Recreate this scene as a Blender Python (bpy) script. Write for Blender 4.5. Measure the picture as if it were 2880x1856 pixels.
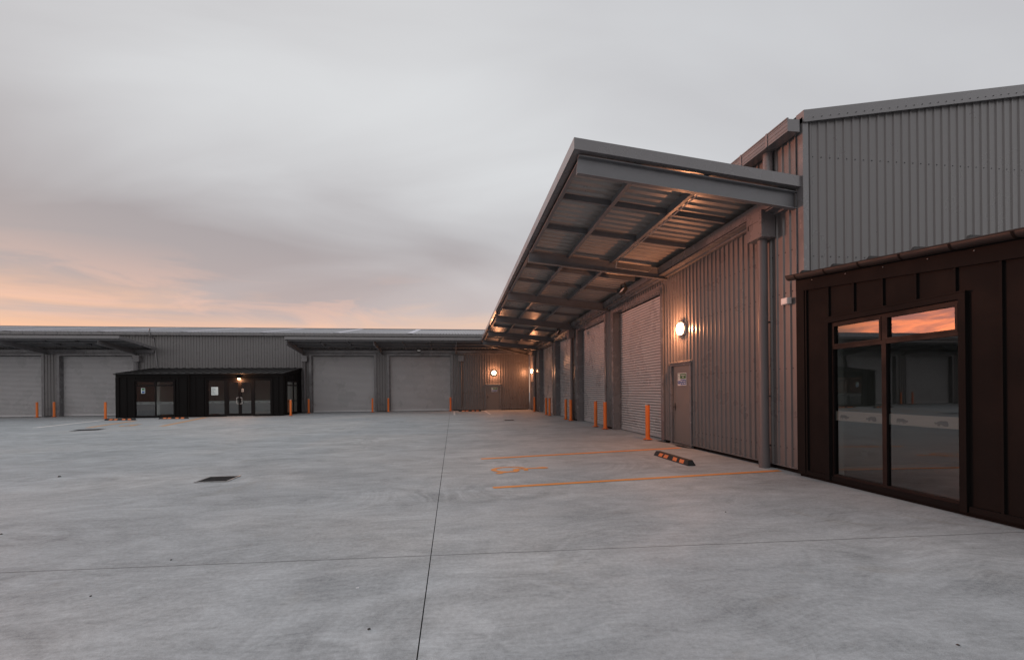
import bpy, bmesh, math, random
from mathutils import Vector, Matrix
random.seed(7)
D = bpy.data
S = bpy.context.scene
COL = S.collection
for o in list(D.objects): D.objects.remove(o)
rad = math.radians

# ------------------------------------------------------------------ camera
cd = D.cameras.new('camera'); cam = D.objects.new('camera', cd); COL.objects.link(cam)
cd.sensor_width = 36.0; cd.sensor_fit = 'HORIZONTAL'
cd.lens = 1260.0 / 2880.0 * 36.0
cd.shift_y = 170.5 / 2880.0
cd.clip_start = 0.05; cd.clip_end = 2000
YAW = math.atan(166 / 1260.0)
cam.matrix_world = Matrix.Translation((0, 0, 1.5)) @ Matrix.Rotation(-YAW, 4, 'Z') @ Matrix.Rotation(rad(90), 4, 'X') @ Matrix.Rotation(-0.0097, 4, 'Z')
S.camera = cam

# ------------------------------------------------------------------ colour management
S.view_settings.view_transform = 'Standard'; S.view_settings.look = 'None'
S.view_settings.exposure = 0.0; S.view_settings.gamma = 1.0
S.cycles.use_denoising = True
S.cycles.max_bounces = 8
S.cycles.sample_clamp_indirect = 4.0

# ------------------------------------------------------------------ node helper
class NT:
    def __init__(s, tree): s.t = tree; s.n = tree.nodes; s.l = tree.links
    def new(s, typ, **kw):
        n = s.n.new(typ)
        for k, v in kw.items(): setattr(n, k, v)
        return n
    def put(s, sock, v):
        if isinstance(v, bpy.types.NodeSocket): s.l.new(v, sock)
        elif v is not None:
            if isinstance(v, (tuple, list)) and len(v) == 3 and sock.type == 'RGBA': v = tuple(v) + (1,)
            sock.default_value = v
    def math(s, op, a, b=None, c=None, clamp=False):
        n = s.new('ShaderNodeMath', operation=op, use_clamp=clamp)
        s.put(n.inputs[0], a)
        if b is not None: s.put(n.inputs[1], b)
        if c is not None: s.put(n.inputs[2], c)
        return n.outputs[0]
    def mix(s, f, a, b, blend='MIX'):
        n = s.new('ShaderNodeMix', data_type='RGBA', blend_type=blend)
        s.put(n.inputs[0], f); s.put(n.inputs[6], a); s.put(n.inputs[7], b)
        return n.outputs[2]
    def rng(s, v, a, b, c=0.0, d=1.0, smooth=True):
        n = s.new('ShaderNodeMapRange'); n.interpolation_type = 'SMOOTHSTEP' if smooth else 'LINEAR'
        s.put(n.inputs[0], v)
        for i, x in enumerate((a, b, c, d)): s.put(n.inputs[i + 1], x)
        return n.outputs[0]
    def noise(s, vec, scale, detail=4, rough=0.55, dist=0.0, lac=2.0):
        n = s.new('ShaderNodeTexNoise')
        s.put(n.inputs['Vector'], vec); n.inputs['Scale'].default_value = scale
        n.inputs['Detail'].default_value = detail; n.inputs['Roughness'].default_value = rough
        n.inputs['Distortion'].default_value = dist; n.inputs['Lacunarity'].default_value = lac
        return n.outputs[0]
    def mapping(s, vec, loc=(0,0,0), rot=(0,0,0), sc=(1,1,1)):
        n = s.new('ShaderNodeMapping'); s.put(n.inputs[0], vec)
        n.inputs[1].default_value = loc; n.inputs[2].default_value = rot; n.inputs[3].default_value = sc
        return n.outputs[0]
    def comb(s, x, y, z):
        n = s.new('ShaderNodeCombineXYZ')
        for i, v in enumerate((x, y, z)): s.put(n.inputs[i], v)
        return n.outputs[0]
    def sep(s, v):
        n = s.new('ShaderNodeSeparateXYZ'); s.put(n.inputs[0], v); return n.outputs

# ------------------------------------------------------------------ world: dusk overcast sky
SUN_EL, SUN_AZ = rad(4.8), rad(-58.0)      # azimuth measured from +Y towards +X
w = D.worlds.new('World'); S.world = w; w.use_nodes = True
T = NT(w.node_tree); T.n.clear()
out = T.new('ShaderNodeOutputWorld')
tc = T.new('ShaderNodeTexCoord').outputs['Generated']
dx, dy, dz = T.sep(tc)
zc = T.math('MAXIMUM', dz, 0.0)
den = T.math('ADD', zc, 0.34)
px = T.math('DIVIDE', dx, den); py = T.math('DIVIDE', dy, den)
pv = T.comb(px, py, 0.0)
m1 = T.mapping(pv, loc=(20.1, 9.4, 0), rot=(0, 0, rad(30)), sc=(0.55, 1.05, 1))
n1 = T.noise(m1, 1.0, 2.2, 0.42, 0.5)
m2 = T.mapping(pv, loc=(7.7, 2.4, 0), rot=(0, 0, rad(-38)), sc=(1.1, 2.3, 1))
n2 = T.noise(m2, 1.1, 5, 0.46, 0.7)
cl = T.math('ADD', T.math('MULTIPLY', n1, 0.72), T.math('MULTIPLY', n2, 0.28))
clv = T.math('ADD', cl, T.rng(zc, 0.12, 0.60, -0.035, 0.085))
ramp = T.new('ShaderNodeValToRGB'); T.put(ramp.inputs[0], clv)
el = ramp.color_ramp.elements
el[0].position = 0.38; el[0].color = (0.43, 0.395, 0.405, 1)
el[1].position = 0.68; el[1].color = (0.80, 0.815, 0.83, 1)
e = el.new(0.52); e.color = (0.60, 0.59, 0.605, 1)
sky = ramp.outputs[0]
# bluish, even cloud towards the right
rt = T.rng(T.math('ADD', dx, T.math('MULTIPLY', zc, 0.4)), 0.05, 0.8)
sky = T.mix(T.math('MULTIPLY', rt, 0.62), sky, (0.595, 0.605, 0.635))
# brighter pale sky behind the camera
back = T.math('MULTIPLY', T.rng(dy, 0.0, -0.7), T.rng(zc, 0.75, 0.15))
sky = T.mix(T.math('MULTIPLY', back, 0.8), sky, (1.2, 1.16, 1.16))
# warm horizon in two layers, broken by thin streaks of cloud
hz = T.mapping(tc, sc=(1.5, 1.5, 11.0))
nh = T.noise(hz, 1.7, 5, 0.55, 0.7)
elv = T.math('ADD', zc, T.math('MULTIPLY', T.math('SUBTRACT', nh, 0.5), 0.14))
west = T.rng(T.math('ADD', T.math('MULTIPLY', dx, -0.86), T.math('MULTIPLY', dy, 0.50)), 0.35, 0.95)
front = T.rng(T.math('ADD', dy, T.math('MULTIPLY', dx, -1.0)), 0.0, 0.9)
veil = T.math('MULTIPLY', T.rng(zc, 0.33, 0.11), T.math('MULTIPLY', front, 0.62))
sky = T.mix(veil, sky, (0.62, 0.475, 0.445))
warm = T.math('MULTIPLY', T.rng(elv, 0.178, 0.105), front)
sky = T.mix(T.math('MULTIPLY', warm, 0.92), sky, T.mix(west, (0.92, 0.63, 0.47), (1.0, 0.58, 0.38)))
n3 = T.noise(T.mapping(tc, loc=(1.3, 4.1, 0.2), rot=(0, 0, 0), sc=(2.0, 2.0, 9.0)), 1.9, 5, 0.55, 0.8)
str_ = T.math('MULTIPLY', T.math('MULTIPLY', T.rng(n3, 0.48, 0.62), T.rng(zc, 0.27, 0.16)), T.math('MULTIPLY', front, T.rng(west, -0.3, 0.9)))
sky = T.mix(T.math('MULTIPLY', str_, 0.45), sky, (0.98, 0.60, 0.46))
# dusky pink western half of the sky, out of the frame on the left
wv = T.math('MULTIPLY', T.rng(dx, -0.70, -0.95), T.rng(zc, 0.75, 0.30))
sky = T.mix(T.math('MULTIPLY', wv, 0.85), sky, (0.56, 0.36, 0.32))
# the sunset itself, beyond the left edge of the picture
wx = T.rng(T.math('ADD', T.math('MULTIPLY', dx, -0.857), T.math('MULTIPLY', dy, 0.515)), 0.948, 0.985)
ng = T.noise(T.mapping(tc, sc=(2.2, 2.2, 16.0)), 2.4, 5, 0.6, 0.9)
glow = T.math('MULTIPLY', wx, T.rng(T.math('ADD', zc, T.math('MULTIPLY', T.math('SUBTRACT', ng, 0.5), 0.22)), 0.26, 0.10))
sky = T.mix(glow, sky, T.mix(T.rng(ng, 0.42, 0.58), (3.0, 1.15, 0.95), (9.0, 2.5, 1.1)))
nish = T.new('ShaderNodeTexSky', sky_type='NISHITA')
nish.sun_disc = False; nish.sun_elevation = SUN_EL; nish.sun_rotation = SUN_AZ; nish.dust_density = 2.0
b1 = T.new('ShaderNodeBackground'); T.put(b1.inputs[0], nish.outputs[0]); b1.inputs[1].default_value = 0.05
b2 = T.new('ShaderNodeBackground'); T.put(b2.inputs[0], sky); b2.inputs[1].default_value = 1.0
mixs = T.new('ShaderNodeMixShader'); mixs.inputs[0].default_value = 0.93
T.l.new(b1.outputs[0], mixs.inputs[1]); T.l.new(b2.outputs[0], mixs.inputs[2]); T.l.new(mixs.outputs[0], out.inputs[0])

# ------------------------------------------------------------------ sun: the last pink light through the clouds
sl = D.lights.new('sun', 'SUN'); sl.energy = 1.9; sl.angle = rad(7); sl.color = (1.0, 0.40, 0.27)
so = D.objects.new('sun', sl); COL.objects.link(so)
sdir = Vector((math.sin(SUN_AZ) * math.cos(SUN_EL), math.cos(SUN_AZ) * math.cos(SUN_EL), math.sin(SUN_EL)))
so.rotation_euler = sdir.to_track_quat('Z', 'Y').to_euler()
so.location = sdir * 60

# ------------------------------------------------------------------ mesh builder
class MB:
    def __init__(s): s.v = []; s.f = []; s.mi = []; s.m = 0
    def mat(s, i): s.m = i; return s
    def face(s, pts):
        i = len(s.v); s.v += [tuple(p) for p in pts]; s.f.append(tuple(range(i, i + len(pts)))); s.mi.append(s.m)
    def box(s, x0, x1, y0, y1, z0, z1):
        s.hexa([(x0,y0,z0),(x1,y0,z0),(x1,y1,z0),(x0,y1,z0),(x0,y0,z1),(x1,y0,z1),(x1,y1,z1),(x0,y1,z1)])
    def hexa(s, p):
        i = len(s.v); s.v += [tuple(q) for q in p]
        for f in ((0,3,2,1),(4,5,6,7),(0,1,5,4),(1,2,6,5),(2,3,7,6),(3,0,4,7)):
            s.f.append(tuple(i + k for k in f)); s.mi.append(s.m)
    def beam(s, p, q, prof, up=(0,0,1), cap=True):
        """extrude a closed 2D profile [(side, up)] from p to q"""
        p, q = Vector(p), Vector(q); d = (q - p).normalized(); u = Vector(up)
        sd = d.cross(u).normalized(); u = sd.cross(d).normalized()
        n = len(prof); i = len(s.v)
        for c in (p, q): s.v += [tuple(c + sd * a + u * b) for a, b in prof]
        for k in range(n):
            k2 = (k + 1) % n; s.f.append((i + k, i + k2, i + n + k2, i + n + k)); s.mi.append(s.m)
        if cap:
            s.f.append(tuple(i + k for k in range(n - 1, -1, -1))); s.mi.append(s.m)
            s.f.append(tuple(i + n + k for k in range(n))); s.mi.append(s.m)
    def tube(s, p, q, r, n=12, r2=None, cap=True):
        p, q = Vector(p), Vector(q); d = (q - p).normalized()
        a = Vector((0,0,1)) if abs(d.z) < .9 else Vector((1,0,0))
        e1 = d.cross(a).normalized(); e2 = d.cross(e1); r2 = r if r2 is None else r2; i = len(s.v)
        for c, rr in ((p, r), (q, r2)):
            s.v += [tuple(c + (e1 * math.cos(t) + e2 * math.sin(t)) * rr) for t in [2*math.pi*k/n for k in range(n)]]
        for k in range(n):
            k2 = (k + 1) % n; s.f.append((i + k, i + k2, i + n + k2, i + n + k)); s.mi.append(s.m)
        if cap: s.f.append(tuple(range(i + n - 1, i - 1, -1))); s.f.append(tuple(range(i + n, i + 2*n))); s.mi += [s.m, s.m]
    def path(s, pts, r, n=8):
        for a, b in zip(pts, pts[1:]): s.tube(a, b, r, n)
        for a in pts[1:-1]: s.ball(a, r, 6)
    def ball(s, c, r, n=8, sz=1.0, half=False):
        c = Vector(c); rings = n // 2 + 1; i0 = len(s.v)
        for a in range(rings + 1):
            ph = (math.pi / (2 if half else 1)) * a / rings
            for b in range(n):
                t = 2 * math.pi * b / n
                s.v.append((c.x + r*math.sin(ph)*math.cos(t), c.y + r*math.sin(ph)*math.sin(t), c.z + r*sz*math.cos(ph)))
        for a in range(rings):
            for b in range(n):
                b2 = (b + 1) % n; s.f.append((i0+a*n+b, i0+(a+1)*n+b, i0+(a+1)*n+b2, i0+a*n+b2)); s.mi.append(s.m)
    def cut(s): s.__dict__.setdefault('cuts', []).append((len(s.v), len(s.f))); return s
    def build_each(s, name, mats, parent=None, smooth=False):
        """one object for every piece between cuts"""
        cs = getattr(s, 'cuts', []) + [(len(s.v), len(s.f))]; v0 = f0 = 0; out_ = []
        for v1, f1 in cs:
            if f1 > f0:
                p = MB(); p.v = s.v[v0:v1]; p.f = [tuple(i - v0 for i in f) for f in s.f[f0:f1]]; p.mi = s.mi[f0:f1]
                out_.append(p.build(name, mats, parent, smooth))
            v0, f0 = v1, f1
        return out_
    def build(s, name, mats, parent=None, smooth=False, weld=False):
        me = D.meshes.new(name); me.from_pydata(s.v, [], s.f)
        for m in (mats if isinstance(mats, (list, tuple)) else [mats]): me.materials.append(m)
        me.polygons.foreach_set('material_index', s.mi)
        if weld:
            bm = bmesh.new(); bm.from_mesh(me); bmesh.ops.remove_doubles(bm, verts=bm.verts, dist=1e-5)
            bmesh.ops.recalc_face_normals(bm, faces=bm.faces); bm.to_mesh(me); bm.free()
        if smooth:
            me.polygons.foreach_set('use_smooth', [True] * len(me.polygons))
            if hasattr(me, 'set_sharp_from_angle'): me.set_sharp_from_angle(angle=rad(35))
        me.update()
        o = D.objects.new(name, me); COL.objects.link(o)
        if parent: o.parent = parent
        return o

def tag(o, label=None, cat=None, group=None, kind=None):
    if label: o['label'] = label
    if cat: o['category'] = cat
    if group: o['group'] = group
    if kind: o['kind'] = kind
    return o
def empty(name, loc=(0,0,0), rz=0.0, label=None, cat=None, group=None):
    o = D.objects.new(name, None); COL.objects.link(o); o.location = loc; o.rotation_euler = (0, 0, rz)
    o.empty_display_size = 0.2
    return tag(o, label, cat, group)
def copy_tree(o, parent=None):
    c = o.copy(); COL.objects.link(c)
    if parent: c.parent = parent
    for ch in [x for x in D.objects if x.parent == o]: copy_tree(ch, c)
    return c

# ------------------------------------------------------------------ materials
def mat(name, col, rough=0.5, metal=0.0, spec=0.5, var=0.06, nscale=3.0, bump=0.0, bscale=40.0, rvar=0.08, tint=None):
    m = D.materials.new(name); m.use_nodes = True; t = NT(m.node_tree)
    b = t.n['Principled BSDF']; tcn = t.new('ShaderNodeTexCoord').outputs['Object']
    n = t.noise(tcn, nscale, 5, 0.6)
    dark = tuple(c * (1 - var) for c in col); lite = tuple(min(1, c * (1 + var)) for c in (tint or col))
    t.put(b.inputs['Base Color'], t.mix(t.rng(n, 0.3, 0.7), dark, lite))
    t.put(b.inputs['Roughness'], t.rng(n, 0.3, 0.7, rough - rvar, rough + rvar))
    b.inputs['Metallic'].default_value = metal; b.inputs['Specular IOR Level'].default_value = spec
    if bump:
        bn = t.new('ShaderNodeBump'); bn.inputs['Strength'].default_value = bump; bn.inputs['Distance'].default_value = 0.01
        t.put(bn.inputs['Height'], t.noise(tcn, bscale, 3, 0.6)); t.put(b.inputs['Normal'], bn.outputs[0])
    return m
def emit(name, col, st):
    m = D.materials.new(name); m.use_nodes = True; t = NT(m.node_tree); t.n.clear()
    o = t.new('ShaderNodeOutputMaterial'); e = t.new('ShaderNodeEmission'); t.put(e.inputs[0], col); e.inputs[1].default_value = st
    t.l.new(e.outputs[0], o.inputs[0]); return m

M = {}
M['wall'] = mat('wall_paint', (0.143, 0.136, 0.136), 0.30, spec=0.5, var=0.04, nscale=1.2, rvar=.04)
M['gable'] = M['wall']
M['trim'] = mat('trim_paint', (0.160, 0.155, 0.160), 0.25, spec=0.6, var=0.05, nscale=2)
M['pipe'] = mat('pipe_paint', (0.125, 0.120, 0.124), 0.48, spec=0.4, var=0.04)
M['steel'] = mat('steel_paint', (0.160, 0.161, 0.170), 0.42, spec=0.45, var=0.08, nscale=2.5)
M['sheet'] = mat('canopy_sheet', (0.36, 0.335, 0.32), 0.30, metal=0.25, spec=0.6, var=0.05, nscale=0.7, rvar=0.03)
M['roof'] = mat('roof_sheet', (0.36, 0.36, 0.385), 0.42, spec=0.5, var=0.06, nscale=0.5)
M['skylight'] = mat('skylight_sheet', (0.66, 0.66, 0.76), 0.35, var=0.05)
M['door'] = mat('roller_door_paint', (0.54, 0.53, 0.535), 0.30, spec=0.55, var=0.03, nscale=0.8)
M['doorbar'] = mat('roller_door_rail', (0.55, 0.55, 0.56), 0.4, metal=0.3, var=0.05)
M['pdoor'] = mat('personnel_door_paint', (0.150, 0.140, 0.135), 0.45, var=0.05)
M['brown'] = mat('dark_cladding', (0.0078, 0.0067, 0.0065), 0.70, spec=0.12, var=0.10, nscale=1.5, bump=0.04, bscale=10)
M['brownroof'] = mat('dark_roofing', (0.011, 0.0095, 0.0095), 0.55, spec=0.5, var=0.1)
M['frame'] = mat('dark_window_frame', (0.0080, 0.0060, 0.0060), 0.55, spec=0.18, var=0.08)
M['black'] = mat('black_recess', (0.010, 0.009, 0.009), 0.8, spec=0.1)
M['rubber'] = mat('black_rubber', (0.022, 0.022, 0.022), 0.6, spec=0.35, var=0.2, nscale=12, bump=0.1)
M['orange'] = mat('orange_powder_coat', (0.78, 0.185, 0.030), 0.42, spec=0.5, var=0.05, nscale=6)
M['reflect'] = mat('orange_reflector', (0.78, 0.20, 0.045), 0.35, spec=0.5, var=0.06, nscale=20, bump=0.2, bscale=120)
M['galv'] = mat('galvanised_metal', (0.42, 0.42, 0.42), 0.35, metal=0.8, var=0.15, nscale=20)
M['chrome'] = mat('polished_steel', (0.85, 0.80, 0.74), 0.12, metal=1.0, var=0.02, rvar=0.02)
M['white'] = mat('white_plastic', (0.72, 0.70, 0.68), 0.45, var=0.03)
M['plaster'] = mat('interior_plaster', (0.52, 0.53, 0.51), 0.8, var=0.02)
M['carpet'] = mat('interior_carpet', (0.03, 0.031, 0.034), 0.95, spec=0.1, var=0.1, nscale=30)
M['iron'] = mat('cast_iron', (0.028, 0.028, 0.030), 0.5, metal=0.3, var=0.2, nscale=10)
M['lineorange'] = None
M['paper'] = mat('notice_paper', (0.70, 0.80, 0.80), 0.5, var=0.02)
M['ink'] = mat('printed_ink', (0.03, 0.03, 0.03), 0.6, var=0.02)
M['green'] = mat('sign_green', (0.018, 0.13, 0.035), 0.4, var=0.02)
M['blue'] = mat('sign_blue', (0.015, 0.065, 0.25), 0.4, var=0.02)
M['signwhite'] = mat('sign_white', (0.80, 0.82, 0.80), 0.4, var=0.02)
M['rhino'] = mat('decal_grey', (0.055, 0.062, 0.062), 0.6, var=0.03)
M['lamp'] = emit('lamp_glow', (1.0, 0.52, 0.28), 34.0)
M['downlamp'] = emit('downlight_glow', (1.0, 0.45, 0.18), 90.0)
M['stone'] = mat('grit', (0.06, 0.055, 0.05), 0.8, var=0.4, nscale=60)
M['scrap'] = mat('white_scrap', (0.80, 0.80, 0.82), 0.6, var=0.05)

def glass_mat():
    m = D.materials.new('window_glass'); m.use_nodes = True; t = NT(m.node_tree); t.n.clear()
    o = t.new('ShaderNodeOutputMaterial'); tr = t.new('ShaderNodeBsdfTransparent'); t.put(tr.inputs[0], (0.56, 0.585, 0.57))
    g = t.new('ShaderNodeBsdfGlossy'); g.inputs['Roughness'].default_value = 0.005; t.put(g.inputs[0], (0.95, 0.95, 0.95))
    ge = t.new('ShaderNodeNewGeometry'); dt = t.new('ShaderNodeVectorMath', operation='DOT_PRODUCT')
    t.l.new(ge.outputs['Normal'], dt.inputs[0]); t.l.new(ge.outputs['Incoming'], dt.inputs[1])
    sch = t.math('POWER', t.math('SUBTRACT', 1.0, t.math('ABSOLUTE', dt.outputs['Value'])), 5.0)      # Schlick, double glazing
    mx = t.new('ShaderNodeMixShader'); t.put(mx.inputs[0], t.math('ADD', 0.145, t.math('MULTIPLY', sch, 0.85))); t.l.new(tr.outputs[0], mx.inputs[1]); t.l.new(g.outputs[0], mx.inputs[2])
    t.l.new(mx.outputs[0], o.inputs[0]); return m
M['glass'] = glass_mat()
def frost_mat():
    m = D.materials.new('frosted_band'); m.use_nodes = True; t = NT(m.node_tree); b = t.n['Principled BSDF']
    t.put(b.inputs['Base Color'], (0.27, 0.295, 0.288)); b.inputs['Roughness'].default_value = 0.6
    return m
M['frost'] = frost_mat()

def paint_line(name, col):
    m = D.materials.new(name); m.use_nodes = True; t = NT(m.node_tree); b = t.n['Principled BSDF']
    p = t.new('ShaderNodeNewGeometry').outputs['Position']
    n = t.noise(p, 9, 6, 0.7); n2 = t.noise(p, 60, 3, 0.7)
    wear = t.rng(t.math('ADD', t.math('MULTIPLY', n, .6), t.math('MULTIPLY', n2, .4)), 0.56, 0.66)
    t.put(b.inputs['Base Color'], t.mix(t.math('MULTIPLY', wear, 0.30), col, (0.36, 0.33, 0.31)))
    b.inputs['Roughness'].default_value = 0.55
    return m
M['lineorange'] = paint_line('orange_line_paint', (0.86, 0.33, 0.08))
M['lineworn'] = paint_line('worn_orange_paint', (0.66, 0.36, 0.16))
M['linewhite'] = paint_line('white_line_paint', (0.80, 0.78, 0.76))

def concrete():
    m = D.materials.new('power_floated_concrete'); m.use_nodes = True; t = NT(m.node_tree); b = t.n['Principled BSDF']
    P = t.new('ShaderNodeNewGeometry').outputs['Position']
    X, Y, Z = t.sep(P)
    big = t.noise(P, 0.14, 4, 0.55, 0.6)
    mid = t.noise(t.mapping(P, rot=(0, 0, rad(12)), sc=(0.75, 1.3, 1)), 0.85, 7, 0.64, 0.9)
    mid2 = t.noise(t.mapping(P, loc=(5, 9, 0), rot=(0, 0, rad(-35)), sc=(0.6, 1.3, 1)), 1.9, 6, 0.62, 1.4)
    fine = t.noise(P, 26, 4, 0.7)
    grain = t.noise(P, 160, 2, 0.6)
    # trowel sweeps: arcs about scattered centres
    vo = t.new('ShaderNodeTexVoronoi'); vo.feature = 'F1'; vo.inputs['Scale'].default_value = 0.42
    wob = t.new('ShaderNodeVectorMath', operation='MULTIPLY_ADD')
    nc = t.new('ShaderNodeTexNoise'); nc.inputs['Scale'].default_value = 0.5; t.put(nc.inputs['Vector'], P)
    t.l.new(nc.outputs['Color'], wob.inputs[0]); wob.inputs[1].default_value = (1.2, 1.2, 0); t.l.new(P, wob.inputs[2])
    t.l.new(wob.outputs[0], vo.inputs['Vector'])
    dist, pos = vo.outputs['Distance'], vo.outputs['Position']
    sub = t.new('ShaderNodeVectorMath', operation='SUBTRACT'); t.l.new(wob.outputs[0], sub.inputs[0])
    t.l.new(pos, sub.inputs[1])
    lx, ly, _ = t.sep(sub.outputs[0])
    ang = t.math('ARCTAN2', ly, lx)
    arcv = t.comb(t.math('MULTIPLY', dist, 13.0), t.math('MULTIPLY', ang, 0.55), t.math('MULTIPLY', X, 0.05))
    arcs = t.noise(arcv, 1.6, 5, 0.65)
    arcm = t.noise(t.mapping(P, loc=(31, 5, 0)), 0.55, 2, 0.5)
    arcf = t.math('MULTIPLY', t.math('SUBTRACT', arcs, 0.5), t.rng(arcm, 0.46, 0.66))
    v = t.math('ADD', t.math('MULTIPLY', t.math('SUBTRACT', big, 0.5), 0.34), t.math('MULTIPLY', t.math('SUBTRACT', mid, 0.5), 0.82))
    v = t.math('ADD', v, t.math('MULTIPLY', t.math('SUBTRACT', mid2, 0.5), 0.70))
    v = t.math('ADD', v, t.math('MULTIPLY', t.math('SUBTRACT', fine, 0.5), 0.80))
    v = t.math('ADD', v, t.math('MULTIPLY', t.math('SUBTRACT', grain, 0.5), 1.0))
    v = t.math('ADD', v, t.math('MULTIPLY', arcf, 0.85))
    fs = t.noise(t.mapping(wob.outputs[0], rot=(0, 0, rad(14)), sc=(3.0, 22.0, 1)), 1.0, 4, 0.65, 0.6)
    fs2 = t.noise(t.mapping(wob.outputs[0], rot=(0, 0, rad(-48)), sc=(4.0, 26.0, 1)), 1.0, 4, 0.65, 0.6)
    sel = t.rng(t.noise(t.mapping(P, loc=(8, 8, 0)), 0.45, 3, 0.6), 0.42, 0.58)
    v = t.math('ADD', v, t.math('MULTIPLY', t.math('MULTIPLY', t.math('SUBTRACT', fs, 0.5), sel), 0.65))
    v = t.math('ADD', v, t.math('MULTIPLY', t.math('MULTIPLY', t.math('SUBTRACT', fs2, 0.5), t.math('SUBTRACT', 1.0, sel)), 0.60))
    v = t.math('ADD', v, t.math('ADD', t.math('ADD', 0.985, t.math('MULTIPLY', t.math('LESS_THAN', Y, 4.155), 0.025)), t.math('MULTIPLY', t.math('GREATER_THAN', X, XC), 0.02)))
    base = t.mix(t.rng(big, 0.42, 0.60), (0.400, 0.430, 0.450), (0.438, 0.450, 0.455))
    stain = t.rng(t.noise(t.mapping(P, loc=(2, 3, 0)), 0.9, 5, 0.6, 1.2), 0.58, 0.74)
    base = t.mix(t.math('MULTIPLY', stain, 0.35), base, (0.30, 0.285, 0.25))
    vm = t.new('ShaderNodeVectorMath', operation='SCALE'); t.put(vm.inputs[0], base); t.put(vm.inputs['Scale'], v)
    colr = vm.outputs[0]
    # hairline construction joints and one saw cut
    jw = t.noise(P, 3.0, 3, 0.6)
    def line(coord, at, wd, wobble=0.004):
        d_ = t.math('ABSOLUTE', t.math('ADD', t.math('SUBTRACT', coord, at), t.math('MULTIPLY', t.math('SUBTRACT', jw, 0.5), wobble * 2)))
        return t.rng(d_, wd, wd * 0.5)
    j2 = t.math('SUBTRACT', Y, t.math('MULTIPLY', X, -0.048))
    l2 = t.math('MULTIPLY', line(j2, 4.155, 0.009, 0.003), 0.85)
    l3 = t.math('MULTIPLY', line(t.math('SUBTRACT', Y, t.math('MULTIPLY', X, -0.03)), 19.6, 0.02), 0.25)
    l4 = t.math('MULTIPLY', line(t.math('SUBTRACT', Y, t.math('MULTIPLY', X, -0.04)), 12.2, 0.008), 0.30)
    colr = t.mix(t.math('MAXIMUM', t.math('MAXIMUM', l2, l3), l4), colr, (0.10, 0.10, 0.10))
    # pale laitance streak on the left
    st = t.math('ADD', t.math('SUBTRACT', Y, t.math('MULTIPLY', X, 0.62)), t.math('MULTIPLY', t.math('SUBTRACT', jw, .5), .12))
    ls = t.rng(t.math('ABSOLUTE', t.math('SUBTRACT', st, 10.55)), 0.055, 0.0)
    ls = t.math('MULTIPLY', t.math('MULTIPLY', ls, t.rng(X, -2.2, -3.4)), t.rng(mid, 0.42, 0.62))
    colr = t.mix(t.math('MULTIPLY', ls, 0.5), colr, (0.48, 0.48, 0.48))
    t.put(b.inputs['Base Color'], colr)
    t.put(b.inputs['Roughness'], t.rng(t.math('ADD', mid, t.math('MULTIPLY', arcf, .5)), 0.35, 0.65, 0.72, 0.58))
    b.inputs['Specular IOR Level'].default_value = 0.35
    bn = t.new('ShaderNodeBump'); bn.inputs['Strength'].default_value = 0.22; bn.inputs['Distance'].default_value = 0.004
    t.put(bn.inputs['Height'], t.math('ADD', fine, t.math('ADD', t.math('MULTIPLY', arcs, 1.4), t.math('MULTIPLY', grain, 0.5))))
    t.put(b.inputs['Normal'], bn.outputs[0])
    return m
XC = -0.215
M['concrete'] = concrete()

# ------------------------------------------------------------------ ground
XC = -0.215   # wide dark control joint runs straight away from the camera
g = MB()
g.face([(-400, -400, 0), (XC - .004, -400, 0), (XC - .004, 400, 0), (-400, 400, 0)])
g.face([(XC + .004, -400, 0), (400, -400, 0), (400, 400, 0), (XC + .004, 400, 0)])
tag(g.build('ground', M['concrete']), 'pale grey power floated concrete yard', 'ground', kind='structure')
g = MB(); g.face([(XC - .02, -20, -.012), (XC + .02, -20, -.012), (XC + .02, 36, -.012), (XC - .02, 36, -.012)])
g.face([(XC - .0042, -20, 0), (XC - .004, 36, 0), (XC - .004, 36, -.012), (XC - .004, -20, -.012)])
tag(g.build('ground_joint', M['black']), 'dark sealed joint running down the concrete yard', 'joint', kind='structure')

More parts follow.
